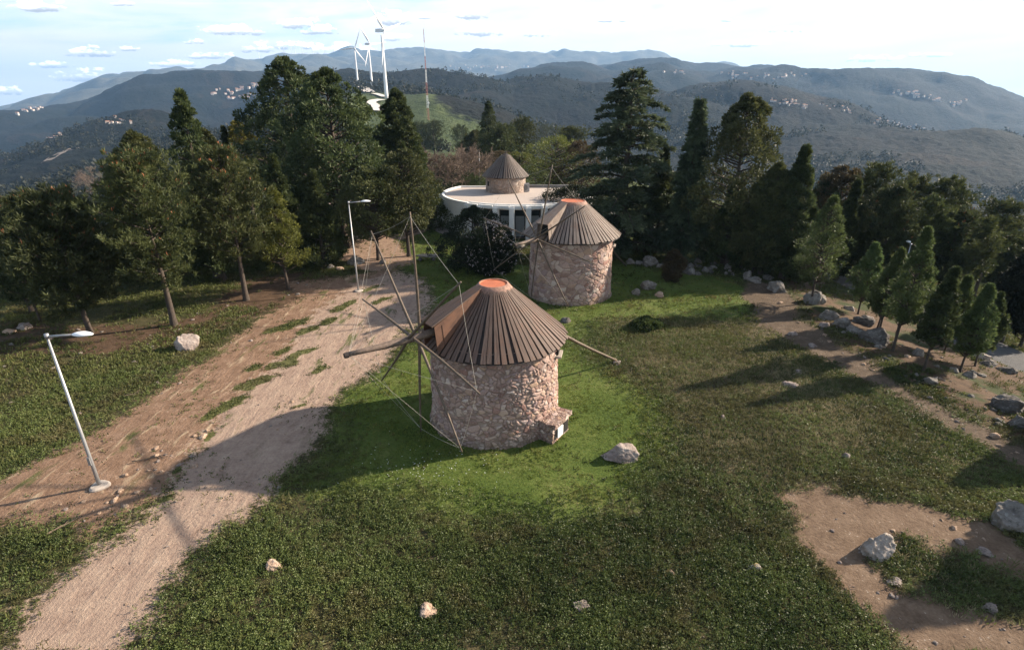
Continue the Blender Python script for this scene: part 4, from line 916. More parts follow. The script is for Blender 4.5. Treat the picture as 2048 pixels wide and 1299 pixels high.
def cedar(rng, h, w, nb=120, droop=.16, lo=.10, pexp=.85, dens=1.0, flat=False):
    tk, pts = trunk_mesh(rng, h, .030*h, 0, .12, .99); cr = MB()
    tiers = nb//6
    for k in range(nb):
        q = ((k//6)+.75*rng.random())/tiers if flat else (k+rng.random())/nb; z = h*(lo+(1-lo-.02)*q); L = w/2*((1-q)**pexp)*((.32+.80*rng.random()**.8) if flat else (.6+.45*rng.random()))+(.25 if flat else .10); a = k*2.399+rng.normal(0, .35); b0 = on_trunk(pts, z)
        s = np.linspace(0, 1, 9); rise = .30*q+.10; H = np.array([math.cos(a), math.sin(a), 0])
        def bpt(f): return b0+H*(L*f)[:, None]+np.stack([0*f, 0*f, L*(rise*f-(droop+rise*.9)*f**2.2)], -1)
        bp = bpt(s); tk.tube(bp, (.018+.013*L)*(1-.85*s)+.004, 5, caps=False)
        bs = rng.random(); nt = int(10+13*L); f = .12+.9*rng.random(nt)**.8; side = rng.choice([-1, 1], nt); S = np.array([-math.sin(a), math.cos(a), 0]); tl = (.32*L*(1-f*.72)+.22)*rng.uniform(.4, 1.1, nt)
        base = bpt(f); m = max(5, int(9*dens)); g = rng.random((nt, m))
        td = unit(H*.65+S*side[:, None]*.9+rng.normal(0, .12, (nt, 3)))
        c = base[:, None]+td[:, None]*(tl[:, None]*g)[..., None]; c[..., 2] += rng.normal(0, .045, g.shape)-(.09 if flat else .18)*(tl[:, None]*g)**1.3; c = c.reshape(-1, 3)
        dd = unit(np.repeat(td, m, 0)*.9+np.array([0, 0, -.22])+rng.normal(0, .38, (nt*m, 3)))
        leaves(cr, c, dd, .40*rng.uniform(.6, 1.3, nt*m), .115, rng, 0, np.clip(bs*.8+np.repeat(rng.random(nt)*.25, m)+rng.normal(0, .08, nt*m), 0, 1))
    return tk, cr
def bare(rng, h, w):
    tk, pts = trunk_mesh(rng, h*.5, .02*h, .02, .2, 1); cr = MB()
    def br(p, d, L, r, lv):
        s = np.linspace(0, 1, 4); q = p+d*L*s[:, None]; q[:, 2] += .08*L*s*s; (tk if lv == 0 else cr).tube(q, r*(1-.6*s), 4 if lv else 6, caps=False)
        if lv >= 4: return
        for _ in range(4):
            f = rng.uniform(.35, 1); pp = p+d*L*f; nd = unit(d+rng.normal(0, .5, 3)+np.array([0, 0, .14])); br(pp, nd, L*rng.uniform(.5, .72), max(r*.6, .022), lv+1)
    for k in range(9):
        a = k*2.4; b0 = on_trunk(pts, h*(.16+.34*rng.random())); br(b0, unit(np.array([math.cos(a)*w/h*1.1, math.sin(a)*w/h*1.1, .9])), h*.30, .055, 0)
    return tk, cr
cone = lambda q: (1-q)**.95*(.35+.65*min(1, q*5+.35))+.02
col_ = lambda q: (1-q**2.2)**.7*(.5+.5*min(1, q*4))
oval = lambda q: math.sin(math.pi*min(1, .14+.83*q))**.7
fat = lambda q: (1-q**3)**.8*(.62+.38*min(1, q*3))
def spike(q): return (1-q)**.72*(.55+.45*min(1, q*4))+.02
def pointed(q): return (1-q)**.95*(.45+.55*min(1, q*3.2))+.015
KIND = {
 'pine': (lambda g, h, w: pine(g, h, w), L_PINE, 'pine_tree', 'pine tree', CANDLE), 'pined': (lambda g, h, w: pine(g, h, w, .2, 1.15, True, .34), L_PINED, 'pine_tree', 'pine tree', CANDLE),
 'pinet': (lambda g, h, w: pine(g, h, w, .34, .85, False, .36), L_PINE, 'pine_tree', 'pine tree', CANDLE),
 'big': (lambda g, h, w: clumpy(g, h, w, fat, .08, 330, 105, .17, .34, .15, .25, .6, .3, .034*h, .7), L_CYP, 'cypress_tree', 'cypress tree', None),
 'cyp': (lambda g, h, w: clumpy(g, h, w, cone, .07, 210, 90, .25, .28, .11, .75, .5, .3), L_CYP, 'cypress_tree', 'cypress tree', None),
 'cypo': (lambda g, h, w: clumpy(g, h, w, fat, .10, 280, 90, .21, .30, .12, .15, .5, .45), L_CYPO, 'cypress_tree', 'cypress tree', None),
 'slim': (lambda g, h, w: clumpy(g, h, w, spike, .06, 210, 85, .30, .30, .10, .9, .35, .3), L_CYP, 'cypress_tree', 'cypress tree', None),
 'soft': (lambda g, h, w: clumpy(g, h, w*1.12, pointed, .27, 230, 46, .22, .20, .055, .5, .4, .6, .009*h+.022), L_SOFT, 'young_cypress', 'cypress tree', None),
 'softd': (lambda g, h, w: clumpy(g, h, w*1.1, pointed, .27, 190, 66, .25, .20, .06, .7, .3, .6, .009*h+.025), L_CYP, 'young_cypress', 'cypress tree', None),
 'gold': (lambda g, h, w: clumpy(g, h, w*1.1, pointed, .26, 170, 75, .25, .20, .075, .8, .4, .6, .014*h+.03, multi=2), L_LIME, 'young_cypress', 'cypress tree', None),
 'brd': (lambda g, h, w: clumpy(g, h, w, oval, .30, 170, 90, .24, .24, .10, .25, .5, .7, .022*h), L_CYPO, 'cypress_tree', 'cypress tree', None),
 'yel': (lambda g, h, w: clumpy(g, h, w, oval, .18, 110, 80, .26, .22, .14, .3, .5, .6), L_YEL, 'deciduous_tree', 'tree', None),
 'lime': (lambda g, h, w: clumpy(g, h, w, oval, .22, 170, 55, .25, .20, .13, .3, .35, .9, .016*h), L_LIME, 'deciduous_tree', 'tree', None),
 'brown': (lambda g, h, w: clumpy(g, h, w, oval, .2, 120, 70, .27, .26, .11, .4, .4, .6), L_BROWN, 'pine_tree', 'tree', None),
 'cedar': (lambda g, h, w: cedar(g, h, w, 132, .10, .07, .62, 1.1, True), L_CEDAR, 'cedar_tree', 'cedar tree', None), 'spruce': (lambda g, h, w: cedar(g, h, w*1.15, 130, .30, .08, 1.0, 1.1), L_CEDAR, 'conifer_tree', 'conifer', None),
 'black': (lambda g, h, w: clumpy(g, h, w, col_, .14, 220, 90, .26, .24, .10, .8, .5, .2, .018*h), L_BLACK, 'cypress_tree', 'cypress tree', None),
 'bare': (bare, BARKP, 'bare_tree', 'bare tree', None),
 'bush': (lambda g, h, w: clumpy(g, h, w, oval, .0, 110, 90, .30, .14, .09, .4, .5, .3, .05, .8), L_BUSH, 'shrub', 'shrub', None),
 'rhod': (lambda g, h, w: clumpy(g, h, w, fat, .0, 190, 110, .24, .17, .09, .4, .6, .2, .07, .8), L_RHOD, 'shrub', 'shrub', None),
}
def plant(kind_, u, v, vt, wpx, label, group=None, seed=None, bark=None, p=None, h=None, w_=None, leaf=None, blooms=0):
    f, lm, nm, cat, m2 = KIND[kind_]
    if p is None: p = hit(u, v)
    p = np.array([p[0], p[1], hz(p[0], p[1])-.03]); h = h or top_h(p, vt)
    if w_ is None:
        q = p+np.array([0, 0, h*.5]); w_ = wpx/FPX*depth(q)
    g = np.random.default_rng(seed or (int(u*7+v*13) % 100000))
    tk, cr = f(g, h, w_); o = thing(nm, label, cat, p, g.random()*6.28 if kind_ not in ('big',) else 0, group)
    if blooms:
        V = np.concatenate(cr.V).reshape(-1, 4, 3)[:, 2]; pick = g.choice(len(V), blooms, replace=False); V = V[pick]
        c = np.array([0, 0, h*.45]); out = unit((V-c)*np.array([1, 1, .8])); keep = np.linalg.norm((V-c)*np.array([1/w_, 1/w_, 1/h]), axis=1) > .33; V = V[keep]; out = out[keep]
        V = np.repeat(V+out*.05, 6, 0); out = np.repeat(out, 6, 0); leaves(cr, V+g.normal(0, .04, V.shape), unit(out+g.normal(0, .7, V.shape)), .10, .065, g, 1, .5); m2 = BLOOM
    tk.build('trunk', bark or BARK, o, smooth=True)
    cr.build('crown', [leaf or lm, m2] if m2 else (leaf or lm), o, shade=True)
    return o
GL = 'trees on the left of the hilltop'; GR = 'trees on the right slope'; GB = 'trees behind the round building'; GM = 'trees between the track and the round building'
TREES = [
 # kind, u, v base, v top, crown width px, label, group
 ('pine', 348, 650, 312, 225, 'largest left pine, full of rusty tips, with a bare lower trunk', GL),
 ('pined', 182, 668, 392, 240, 'broad very dark pine at the left whose short trunk stands nearest the left lamp', GL),
 ('pine', 493, 600, 300, 190, 'open pine with a leaning trunk just right of the largest left pine', GL),
 ('gold', 577, 578, 378, 112, 'small yellow-green cypress with forked thin stems beside the dirt track', GL),
 ('softd', 82, 642, 470, 90, 'thin young conifer at the left with its narrow stem near the pale stones', GL),
 ('pined', 25, 625, 402, 150, 'dark loose pine cut by the left edge of the photograph', GL),
 ('slim', 398, 555, 186, 118, 'tall pointed dark cypress rising above the left pines against the hills', GL),
 ('cypo', 300, 548, 268, 130, 'rounded olive green tree behind and left of the tall pointed cypress', GL),
 ('cypo', 432, 520, 262, 95, 'olive green tree just right of the tall pointed cypress', GL),
 ('yel', 492, 440, 244, 62, 'small bright yellow tree lit by the sun left of the big dark cypresses', GL),
 ('cyp', 464, 440, 256, 40, 'small dark tree tucked left of the bright yellow tree', GL),
 ('cyp', 562, 525, 314, 95, 'dark pointed cypress behind the small yellow-green one', GL),
 ('big', 590, 452, 118, 190, 'left one of the two huge dark cypresses, with a taller ragged top', 'huge dark cypresses'),
 ('big', 690, 485, 142, 205, 'right one of the two huge dark cypresses, rounder and wider', 'huge dark cypresses'),
 ('cyp', 650, 537, 345, 95, 'dark ragged cypress left of the farther street lamp', GM),
 ('brd', 757, 520, 338, 122, 'round-headed dark tree with a dividing trunk right of the farther lamp', GM),
 ('brd', 818, 512, 302, 112, 'taller dark tree on a straight trunk between the sails and the white building', GM),
 ('big', 800, 455, 182, 92, 'narrow irregular dark cypress right of the huge pair, below the turbines', GM),
 ('bush', 862, 458, 398, 72, 'rounded dark green shrub beside the trees left of the white building', None),
 ('bush', 888, 392, 338, 95, 'sunlit green shrub behind the left end of the round building', None),
 ('bare', 902, 400, 262, 165, 'wide leafless tree with pale twigs behind the round building', None),
 ('bare', 195, 420, 322, 78, 'small leafless tree on the far left edge of the hilltop', None),
 ('slim', 978, 345, 205, 60, 'slender conifer standing tallest behind the small turret', GB),
 ('pinet', 1045, 345, 240, 80, 'open pine behind the turret, right of the slender conifer', GB),
 ('pinet', 1092, 345, 252, 75, 'pine behind the yellow-green trees, left of the cedar', GB),
 ('pinet', 868, 330, 243, 60, 'small dark pine above the leafless tree', GB),
 ('pinet', 925, 335, 252, 60, 'dark pine behind the leafless tree, near the flagpole', GB),
 ('pinet', 1008, 348, 250, 76, 'pine between the slender conifer and the open pine behind the turret', GB),
 ('pinet', 1140, 350, 258, 80, 'pine rising directly above the bright spring tree', GB),
 ('cypo', 952, 342, 262, 62, 'rounded dark tree just left of the slender conifer', GB),
 ('pinet', 842, 330, 246, 64, 'dark pine right of the narrow irregular cypress', GB),
 ('bare', 862, 398, 288, 105, 'smaller leafless tree left of the wide leafless one', None),
 ('bare', 948, 388, 276, 115, 'leafless tree right behind the flagpole', None),
 ('bush', 1072, 378, 330, 92, 'sunlit green shrub between the turret and the bright spring tree', None),
 ('brown', 915, 372, 318, 120, 'brown thicket at the foot of the leafless trees', GB),
 ('brown', 1000, 362, 305, 80, 'brownish tree hidden behind the turret roof', GB),
 ('bush', 930, 385, 350, 80, 'low green shrub behind the building, right of the leafless trees', None),
 ('lime', 1112, 395, 275, 118, 'bright yellow-green spring tree behind the right end of the round building', GB),
 ('lime', 1040, 368, 308, 88, 'low yellow-green tree behind the small turret', GB),
 ('rhod', 1148, 462, 374, 165, 'dark shrub against the right side of the round building', None),
 ('brown', 1160, 400, 285, 85, 'thin brownish tree between the yellow-green tree and the cedar', GB),
 ('cedar', 1254, 505, 128, 300, 'tall spreading cedar with layered drooping branches right of the farther windmill', None),
 ('spruce', 1383, 522, 190, 100, 'slender spire-shaped conifer between the cedar and the broad cypress', GR),
 ('cypo', 1474, 528, 190, 160, 'tall broad cypress with a leafy pyramid crown right of the spire conifer', GR),
 ('cyp', 1462, 532, 366, 95, 'shorter bright green cypress in front of the tall broad one', GR),
 ('cyp', 1588, 556, 296, 118, 'dark cypress right of the tall broad cypress', GR),
 ('cypo', 1540, 548, 330, 80, 'thin dim cypress filling the gap beside the tall broad cypress', GR),
 ('soft', 1622, 606, 395, 112, 'soft feathery green conifer standing against the tall grey boulder', GR),
 ('slim', 1694, 560, 364, 48, 'very narrow dark cypress behind the feathery conifers', GR),
 ('brown', 1672, 530, 334, 90, 'brownish round-topped tree at the middle of the right wood', GR),
 ('soft', 1716, 628, 488, 66, 'short feathery conifer above the boulder row', GR),
 ('soft', 1785, 702, 458, 84, 'tall thin-stemmed feathery conifer rising beside the dark boulder', GR),
 ('soft', 1757, 668, 500, 70, 'smaller feathery conifer close behind the dark boulder', GR),
 ('softd', 1846, 742, 538, 70, 'dark dense young conifer nearest the narrow path', GR),
 ('soft', 1888, 706, 556, 62, 'bright feathery conifer behind the dark dense young one', GR),
 ('soft', 1920, 744, 572, 66, 'young conifer with a slanting stem on the litter slope', GR),
 ('softd', 1950, 732, 590, 60, 'thin young conifer nearest the road at the right', GR),
 ('pinet', 1738, 552, 330, 125, 'tall pine on the left of the right-hand pine row', GR),
 ('pinet', 1806, 556, 352, 110, 'pine second from the left of the right-hand row', GR),
 ('pinet', 1866, 572, 360, 125, 'tall pine in the middle of the right-hand row, behind the feathery conifers', GR),
 ('pinet', 1918, 585, 425, 100, 'shorter pine between two taller ones at the right', GR),
 ('pinet', 1978, 592, 408, 135, 'tall pine farthest right in the row, its crown before the dark valley', GR),
 ('pined', 1772, 580, 372, 105, 'dark pine filling the gap between the two leftmost right-hand pines', GR),
 ('pinet', 1838, 588, 395, 95, 'pine with a low crown behind the tallest feathery conifer', GR),
 ('pined', 1895, 600, 420, 100, 'dark pine behind the bright feathery conifer on the slope', GR),
 ('pinet', 1945, 606, 440, 95, 'pine left of the farthest right one, lower than it', GR),
 ('pined', 2012, 600, 470, 90, 'dark pine above the black cypresses', GR),
 ('cyp', 1655, 548, 392, 70, 'dark cypress close behind the feathery conifer on the boulder', GR),
 ('pined', 1715, 556, 410, 90, 'dark low pine right of the very narrow cypress', GR),
 ('soft', 1772, 660, 520, 56, 'slim feathery conifer in the middle of the slope group', GR),
 ('softd', 1812, 676, 540, 58, 'dark slim conifer between the tall feathery one and the dense one', GR),
 ('cypo', 1515, 545, 400, 95, 'grey-green bushy cypress at the foot of the tall broad one', GR),
 ('cyp', 1612, 566, 420, 70, 'dark cypress left of the feathery conifer, its stem near the road', GR),
 ('pined', 1640, 520, 352, 80, 'dim pine behind the feathery conifer on the boulder', GR),
 ('black', 2004, 684, 498, 76, 'black cypress left of the other one at the right edge', 'black cypresses at the right edge'),
 ('black', 2040, 694, 505, 80, 'black cypress cut by the right edge of the photograph', 'black cypresses at the right edge'),
 ('pined', 120, 560, 420, 120, 'dark pine behind the broad dark pine, towards the left valley', GL),
 ('cyp', 250, 560, 345, 90, 'dark cypress between the two largest left pines, set back', GL),
 ('pined', 425, 560, 330, 120, 'dark pine set back between the largest pine and the leaning one', GL),
 ('cyp', 620, 500, 372, 80, 'shaded cypress under the left huge cypress', GM),
 ('cypo', 760, 470, 300, 70, 'shaded tree between the huge cypress and the round-headed one', GM),
 ('cyp', 1320, 505, 300, 85, 'dark cypress set back between the cedar and the spire conifer', GR),
]
EXACT = {0, 348, 182, 493, 577, 82, 1622, 1716, 1785, 1757, 1846, 1888, 1920, 1950, 757, 818, 650, 690, 2004, 2040, 2078}   # stems whose foot the photo shows; the others are given by the middle of the crown
for (kd, u, v, vt, wp, lb, gp) in TREES:
    if u not in EXACT: u = 1024+(u-1024)*(3295-v)/(3295-(v+vt)/2)
    plant(kd, u, v, vt, wp, lb, gp)
plant('rhod', 950, 537, 416, 128, 'large dark shrub in front of the round building, left of the flowering one', None)
plant('rhod', 988, 543, 447, 92, 'large shrub sprinkled with pale blossom beside the farther windmill', None, leaf=L_RHOD, blooms=520)
plant('bush', 1343, 560, 502, 38, 'small upright brownish shrub on the lawn before the rubble wall', None, leaf=L_BROWN)
plant('bush', 1290, 655, 640, 44, 'low dark green tussock on the lawn right of the farther windmill', None)
plant('bush', 1292, 500, 474, 50, 'brownish low shrub in the rock bed under the cedar', None, leaf=L_BROWN)
# trees off to the right whose shade falls into the picture
plant('cyp', 0, 0, 0, 0, 'dark tree just outside the right edge, shading the heath', 'trees beyond the right edge', 901, p=(24.6, 19.4, 0), h=4.3, w_=3.0)
plant('cyp', 0, 0, 0, 0, 'dark tree outside the lower right corner, shading the bare earth', 'trees beyond the right edge', 902, p=(20.0, 14.2, 0), h=4.6, w_=3.4)
# spiky plants in the rock bed
def agave(u, v, wpx, label):
    p = hit(u, v); p[2] = hz(p[0], p[1]); s = wpx/FPX*depth(p)/2; g = np.random.default_rng(u)
    o = thing('spiky_plant', label, 'plant', p, 0, 'spiky plants in the rock bed'); b = MB(); n = 130; a = g.random(n)*6.28; e = g.uniform(.15, 1.45, n)
    d = np.stack([np.cos(a)*np.cos(e), np.sin(a)*np.cos(e), np.sin(e)], -1); off = g.normal(0, .35*s, (n, 3))*np.array([1, 1, 0]); off[:, 2] = .05
    leaves(b, off, d, s*.9*g.uniform(.7, 1.1, n), .10, g, 0, g.random(n)); b.build('leaf_rosette', L_AGAVE, o, shade=True)
agave(1318, 498, 62, 'spiky plant nearest the cedar in the rock bed'); agave(1412, 522, 66, 'wide spiky plant behind the rubble wall'); agave(1516, 530, 50, 'spiky plant behind the boulders right of the rubble wall'); agave(1365, 508, 40, 'small spiky plant between the two wide ones')
# ------------------------------------------------------------------ far woodland: one mass nobody could count
def woodland():
    g = np.random.default_rng(77); mb = MB(); N_ = 26000
    a = g.uniform(R(-48), R(48), N_); r = np.exp(g.uniform(math.log(230), math.log(1350), N_)); x, y = r*np.sin(a), r*np.cos(a)
    dn = fbm(x, y, 140, 4); keep = dn > -.06
    z = height(x, y); q = proj(np.stack([x, y, z], -1))
    fld = inpoly_sd(q[:, 0], q[:, 1], [(640, 175), (790, 180), (850, 212), (930, 228), (1000, 262), (1060, 300), (1050, 345), (700, 345), (560, 300)]) > 0
    edge = fbm(x, y, 60, 3) > .22
    keep &= ~(fld & ~edge & (r < 1000)); x, y, z, r = x[keep], y[keep], z[keep], r[keep]; n = len(x)
    h = g.uniform(5, 11, n)*(.8+.4*(g.random(n) > .8)); m = 15; wd = h*g.uniform(.22, .36, n)
    d = unit(g.normal(size=(n, m, 3))); t = g.random((n, m)); c = np.stack([x, y, z], -1)[:, None]+np.stack([d[..., 0]*wd[:, None]*(1-t*.65), d[..., 1]*wd[:, None]*(1-t*.65), h[:, None]*(.12+.8*t)], -1)
    dd = unit(d+np.array([0, 0, .5])); sh = np.clip(np.repeat(g.random(n)*.8, m)+g.normal(0, .12, n*m), 0, 1)
    leaves(mb, c.reshape(-1, 3), dd.reshape(-1, 3), np.repeat(h*.34, m), np.repeat(h*.26, m), g, 0, sh)
    kind(mb.build('woodland', L_WOOD, shade=True), 'stuff')
woodland()
# ------------------------------------------------------------------ rocks
def rock_mat(name, tones, lichen=.3, yellow=0):
    m, t, b = mat(name); co = obco(t); r = rnd(t)
    off = t.new('ShaderNodeCombineXYZ'); t.l.new(t.math('MULTIPLY', r, 60), off.inputs[0]); q = t.vmath('ADD', co, off.outputs[0])
    n = t.noise(q, 2.2, 8, .68, .4); n2 = t.noise(q, 8, 6, .65); n3 = t.noise(q, 1.3, 4, .6)
    c = t.ramp(n, tones); c = t.mix(t.math('MULTIPLY', t.step(n2, .55, .66), lichen), c, (.38, .365, .335)); c = t.mix(t.math('MULTIPLY', t.step(n2, .45, .33), .6), c, (.055, .048, .042))
    if yellow: c = t.mix(t.math('MULTIPLY', t.step(n3, .55, .62), yellow), c, (.22, .16, .03))
    t.put(b.inputs['Base Color'], c); b.inputs['Roughness'].default_value = .93; b.inputs['Specular IOR Level'].default_value = .2
    t.put(b.inputs['Normal'], bump(t, t.math('ADD', t.math('MULTIPLY', n, .8), t.math('MULTIPLY', n2, .5)), .9, .12)); return m
RK_G = rock_mat("grey_lichened_rock", [(.28, (.075, .066, .058)), (.5, (.19, .17, .148)), (.72, (.33, .30, .265))], .45)
RK_P = rock_mat("pale_pink_rock", [(.28, (.13, .098, .085)), (.5, (.26, .21, .185)), (.72, (.42, .36, .32))], .25)
RK_O = rock_mat("ochre_rock", [(.28, (.20, .13, .09)), (.5, (.40, .28, .20)), (.72, (.55, .43, .34))], .25)
RK_Y = rock_mat("yellow_lichened_rock", [(.28, (.15, .125, .10)), (.5, (.34, .29, .25)), (.72, (.52, .46, .41))], .6, .8)
RK_D = rock_mat("dark_rock", [(.28, (.045, .040, .036)), (.5, (.11, .098, .087)), (.72, (.22, .20, .18))], .4)
def ico(n):
    import bmesh
    bm = bmesh.new(); bmesh.ops.create_icosphere(bm, subdivisions=n, radius=1); V = np.array([v.co[:] for v in bm.verts]); F = np.array([[v.index for v in f.verts] for f in bm.faces]); bm.free(); return V, F
IV, IF = ico(5); IV3, IF3 = ico(3)
def rock_shape(seed, fine=True, cuts=11, rough=.10):
    g = np.random.default_rng(seed); V, F = (IV, IF) if fine else (IV3, IF3); V = V.copy()
    for _ in range(cuts):
        n = unit(g.normal(size=3)); d = g.uniform(.52, .85); s = V@n-d; V = V-np.maximum(s, 0)[:, None]*n
    n3 = lambda k: vnoise(V[:, 0]*k+seed, V[:, 1]*k+V[:, 2]*k*.83)-.5+vnoise(V[:, 2]*k-seed, V[:, 0]*k*1.1+V[:, 1]*k*.4)-.5
    V = V*(1+rough*(n3(1.6)*1.0+n3(3.7)*.8+n3(8)*.55+n3(17)*.3))[:, None]; return V, F
SHP = {}
def rock(u, v, wpx, ratio, m, label, seed, group=None, name='rock', deep=.8, fine=True, rough=.19, cuts=13, sink=.38):
    """a rock standing at (u, v) wpx wide in the photo; ratio = height / width"""
    p = hit(u, v); w_ = wpx/FPX*depth(p); g = np.random.default_rng(seed+int(u)); key = (seed % 7, fine, cuts)
    if fine or key not in SHP:
        V, F = rock_shape(seed, fine, cuts, rough); me = make_mesh('rock_stone', V*.5, [F], m, None, True)
        if not fine: SHP[key] = me
    else: me = SHP[key]
    if not fine and me.materials[0] != m:
        kk = (key, m.name)
        if kk not in SHP: SHP[kk] = me.copy(); SHP[kk].materials[0] = m
        me = SHP[kk]
    o = bpy.data.objects.new(name, me); COL.objects.link(o); rz = g.random()*6.28
    o.rotation_euler = (0, 0, rz); h = w_*ratio; o.scale = (w_*1.12, w_*1.12*deep, h*1.55) if not fine else (w_*1.15, w_*1.15*deep, h*1.5)
    if fine: o.rotation_euler = (0, 0, g.normal(0, .3))
    p = p+np.array([0, 0, 0]); d = np.array([0, w_*deep*.4, 0]); q = p+d
    o.location = (q[0], q[1], hz(q[0], q[1])+h*(.5-sink)); return tag(o, label, 'rock', group)
BIG = [
 (1243, 926, 68, .47, RK_P, 'big pale faceted boulder on the lawn right of the nearer windmill', 21),
 (371, 700, 46, .78, RK_P, 'pale pointed boulder on the grass below the left pines', 14),
 (1764, 1118, 62, .85, RK_Y, 'tall lichen-spotted boulder on the bare earth at the lower right', 33),
 (2040, 1062, 78, .72, RK_G, 'grey boulder at the right edge above the bare earth', 41),
 (1299, 580, 32, .62, RK_G, 'largest grey stone of the little cluster on the lawn by the farther windmill', 12),
 (1274, 590, 20, .62, RK_G, 'left stone of the little lawn cluster', 17), (1320, 594, 20, .6, RK_O, 'right stone of the little lawn cluster', 19),
 (1560, 586, 52, .60, RK_G, 'large pale grey boulder at the top of the narrow path', 52), (1638, 610, 52, .95, RK_G, 'tall grey boulder under the feathery conifer', 55),
 (1663, 640, 40, .6, RK_G, 'grey boulder heading the row below the tall one', 61), (1690, 655, 40, .6, RK_G, 'second grey boulder down the row from the tall one', 63),
 (1654, 655, 26, .6, RK_P, 'pale stone in front of the boulder row', 64), (1735, 652, 44, .45, RK_D, 'dark flat boulder behind the row, left of the thin stems', 66),
 (1768, 690, 62, .58, RK_D, 'big dark cracked boulder beside the tall thin-stemmed conifer', 70), (1716, 668, 40, .5, RK_G, 'low grey boulder just left of the big dark one', 72),
 (1494, 560, 20, 1.1, RK_G, 'upright narrow stone by the end of the rubble wall', 74), (1512, 566, 34, .45, RK_G, 'flat grey stone left of the large path boulder', 75),
 (1868, 770, 40, .55, RK_G, 'grey boulder beside the lower end of the path', 77), (1946, 757, 32, .65, RK_G, 'grey boulder on the litter slope below the conifers', 79),
 (1974, 722, 44, .62, RK_Y, 'boulder with a lichened top beside the road', 81), (1838, 712, 26, .8, RK_G, 'rough grey stone left of the dark young conifer', 82),
 (2022, 826, 60, .62, RK_D, 'dark boulder at the right edge beside the slope', 84), (2046, 858, 46, .6, RK_D, 'dark lower boulder at the right edge', 86), (1985, 735, 40, .4, RK_D, 'dark low stones along the road edge', 87), (2026, 748, 40, .45, RK_D, 'dark stone farther along the road edge', 88),
 (1587, 775, 34, .4, RK_P, 'pale flat stone in the middle of the dry heath', 91), (1598, 747, 18, .5, RK_P, 'small pale stone just above the flat one in the dry heath', 92),
 (545, 1143, 34, .62, RK_O, 'cream stone in the dark plants at the lower left', 93), (852, 1236, 42, .36, RK_O, 'flat pinkish stone at the bottom below the nearer windmill', 94),
 (1162, 1222, 32, .42, RK_P, 'white stone at the bottom, right of centre', 95), (1512, 1142, 30, .55, RK_Y, 'yellow-lichened stone at the left edge of the bare earth', 96),
 (1797, 1174, 36, .35, RK_P, 'pale flat stone below the tall lichen-spotted boulder', 97), (1988, 1226, 32, .8, RK_P, 'pointed pale stone near the lower right corner', 98), (1923, 1088, 20, .55, RK_P, 'small white stone on the upper branch of the bare earth', 99),
 (1978, 1114, 40, .3, RK_P, 'long low pale slab on the upper branch of the bare earth', 100), (1695, 918, 20, .5, RK_P, 'small pale stone in the heath below the path', 101), (1995, 876, 22, .5, RK_O, 'orange-tinted stone on the lower path', 102),
 (1590, 672, 20, .5, RK_P, 'pale stone halfway down the narrow path', 103), (1627, 694, 18, .45, RK_P, 'pale stone on the path beside the dry heath', 104), (1448, 838, 14, .6, RK_P, 'tiny white stone alone on the heath', 105),
 (1133, 646, 22, .7, RK_D, 'dark block of stone at the edge of the nearer cap', 106), (1236, 729, 20, .4, RK_P, 'pale foot stone under the end of the tail pole', 107), (1258, 916, 10, .5, RK_O, 'ochre stone at the foot of the big lawn boulder', 108),
 (362, 700, 16, .35, RK_P, 'small pale stone against the pointed boulder', 109), (636, 530, 27, .6, RK_G, 'grey boulder in the row under the trees by the dirt track', 110), (708, 530, 32, .65, RK_G, 'grey boulder of the row behind the farther lamp', 111), (658, 538, 20, .6, RK_G, 'smaller stone of the row left of the farther lamp', 112),
 (600, 528, 22, .55, RK_D, 'dark boulder at the left end of the row under the trees', 113), (678, 540, 18, .5, RK_O, 'brownish stone in front of the row behind the lamp', 114), (766, 528, 18, .5, RK_G, 'stone beside the trunk of the round-headed tree', 115), (1042, 498, 22, .6, RK_G, 'stone between the flowering bush and the farther windmill', 116),
 (42, 660, 30, .5, RK_P, 'pale stone under the trees at the left edge', 117), (12, 668, 24, .5, RK_O, 'ochre stone at the left edge under the pine', 118), (24, 900, 4, .5, RK_P, 'tiny pale stone in the left grass', 119),
 (1262, 528, 22, .6, RK_G, 'first rock of the edging by the farther windmill', 120), (1281, 530, 22, .5, RK_G, 'second rock of the edging under the cedar', 121), (1300, 534, 34, .65, RK_G, 'long leaning rock of the edging under the cedar', 122), (1322, 536, 20, .5, RK_G, 'small rock of the edging beside the upright shrub', 123), (1366, 542, 22, .6, RK_D, 'dark rock at the left end of the rubble wall', 124), (1500, 542, 24, .8, RK_G, 'rounded boulder at the right end of the rubble wall', 125), (1540, 560, 30, .5, RK_D, 'dark rock behind the large path boulder', 126),
 (558, 978, 12, .5, RK_P, 'small pale stone where the lawn meets the track', 127), (522, 1043, 14, .5, RK_P, 'small grey stone in the plants beside the track', 128), (1910, 745, 22, .4, RK_G, 'low stone between the two slanting stems', 129), (1740, 640, 22, .4, RK_P, 'pale low stone between the row and the dark flat boulder', 130), (1704, 622, 22, .5, RK_Y, 'yellowish stone on the slope above the row', 131),
]
for i, (u, v, wp, ra, m, lb, sd) in enumerate(BIG): rock(u, v, wp*(.86 if 24 < wp < 60 and u > 1450 else 1), ra, m, lb, sd, fine=wp > 26, rough=.09 if i in (0, 1) else .19)
gr_ = np.random.default_rng(31)
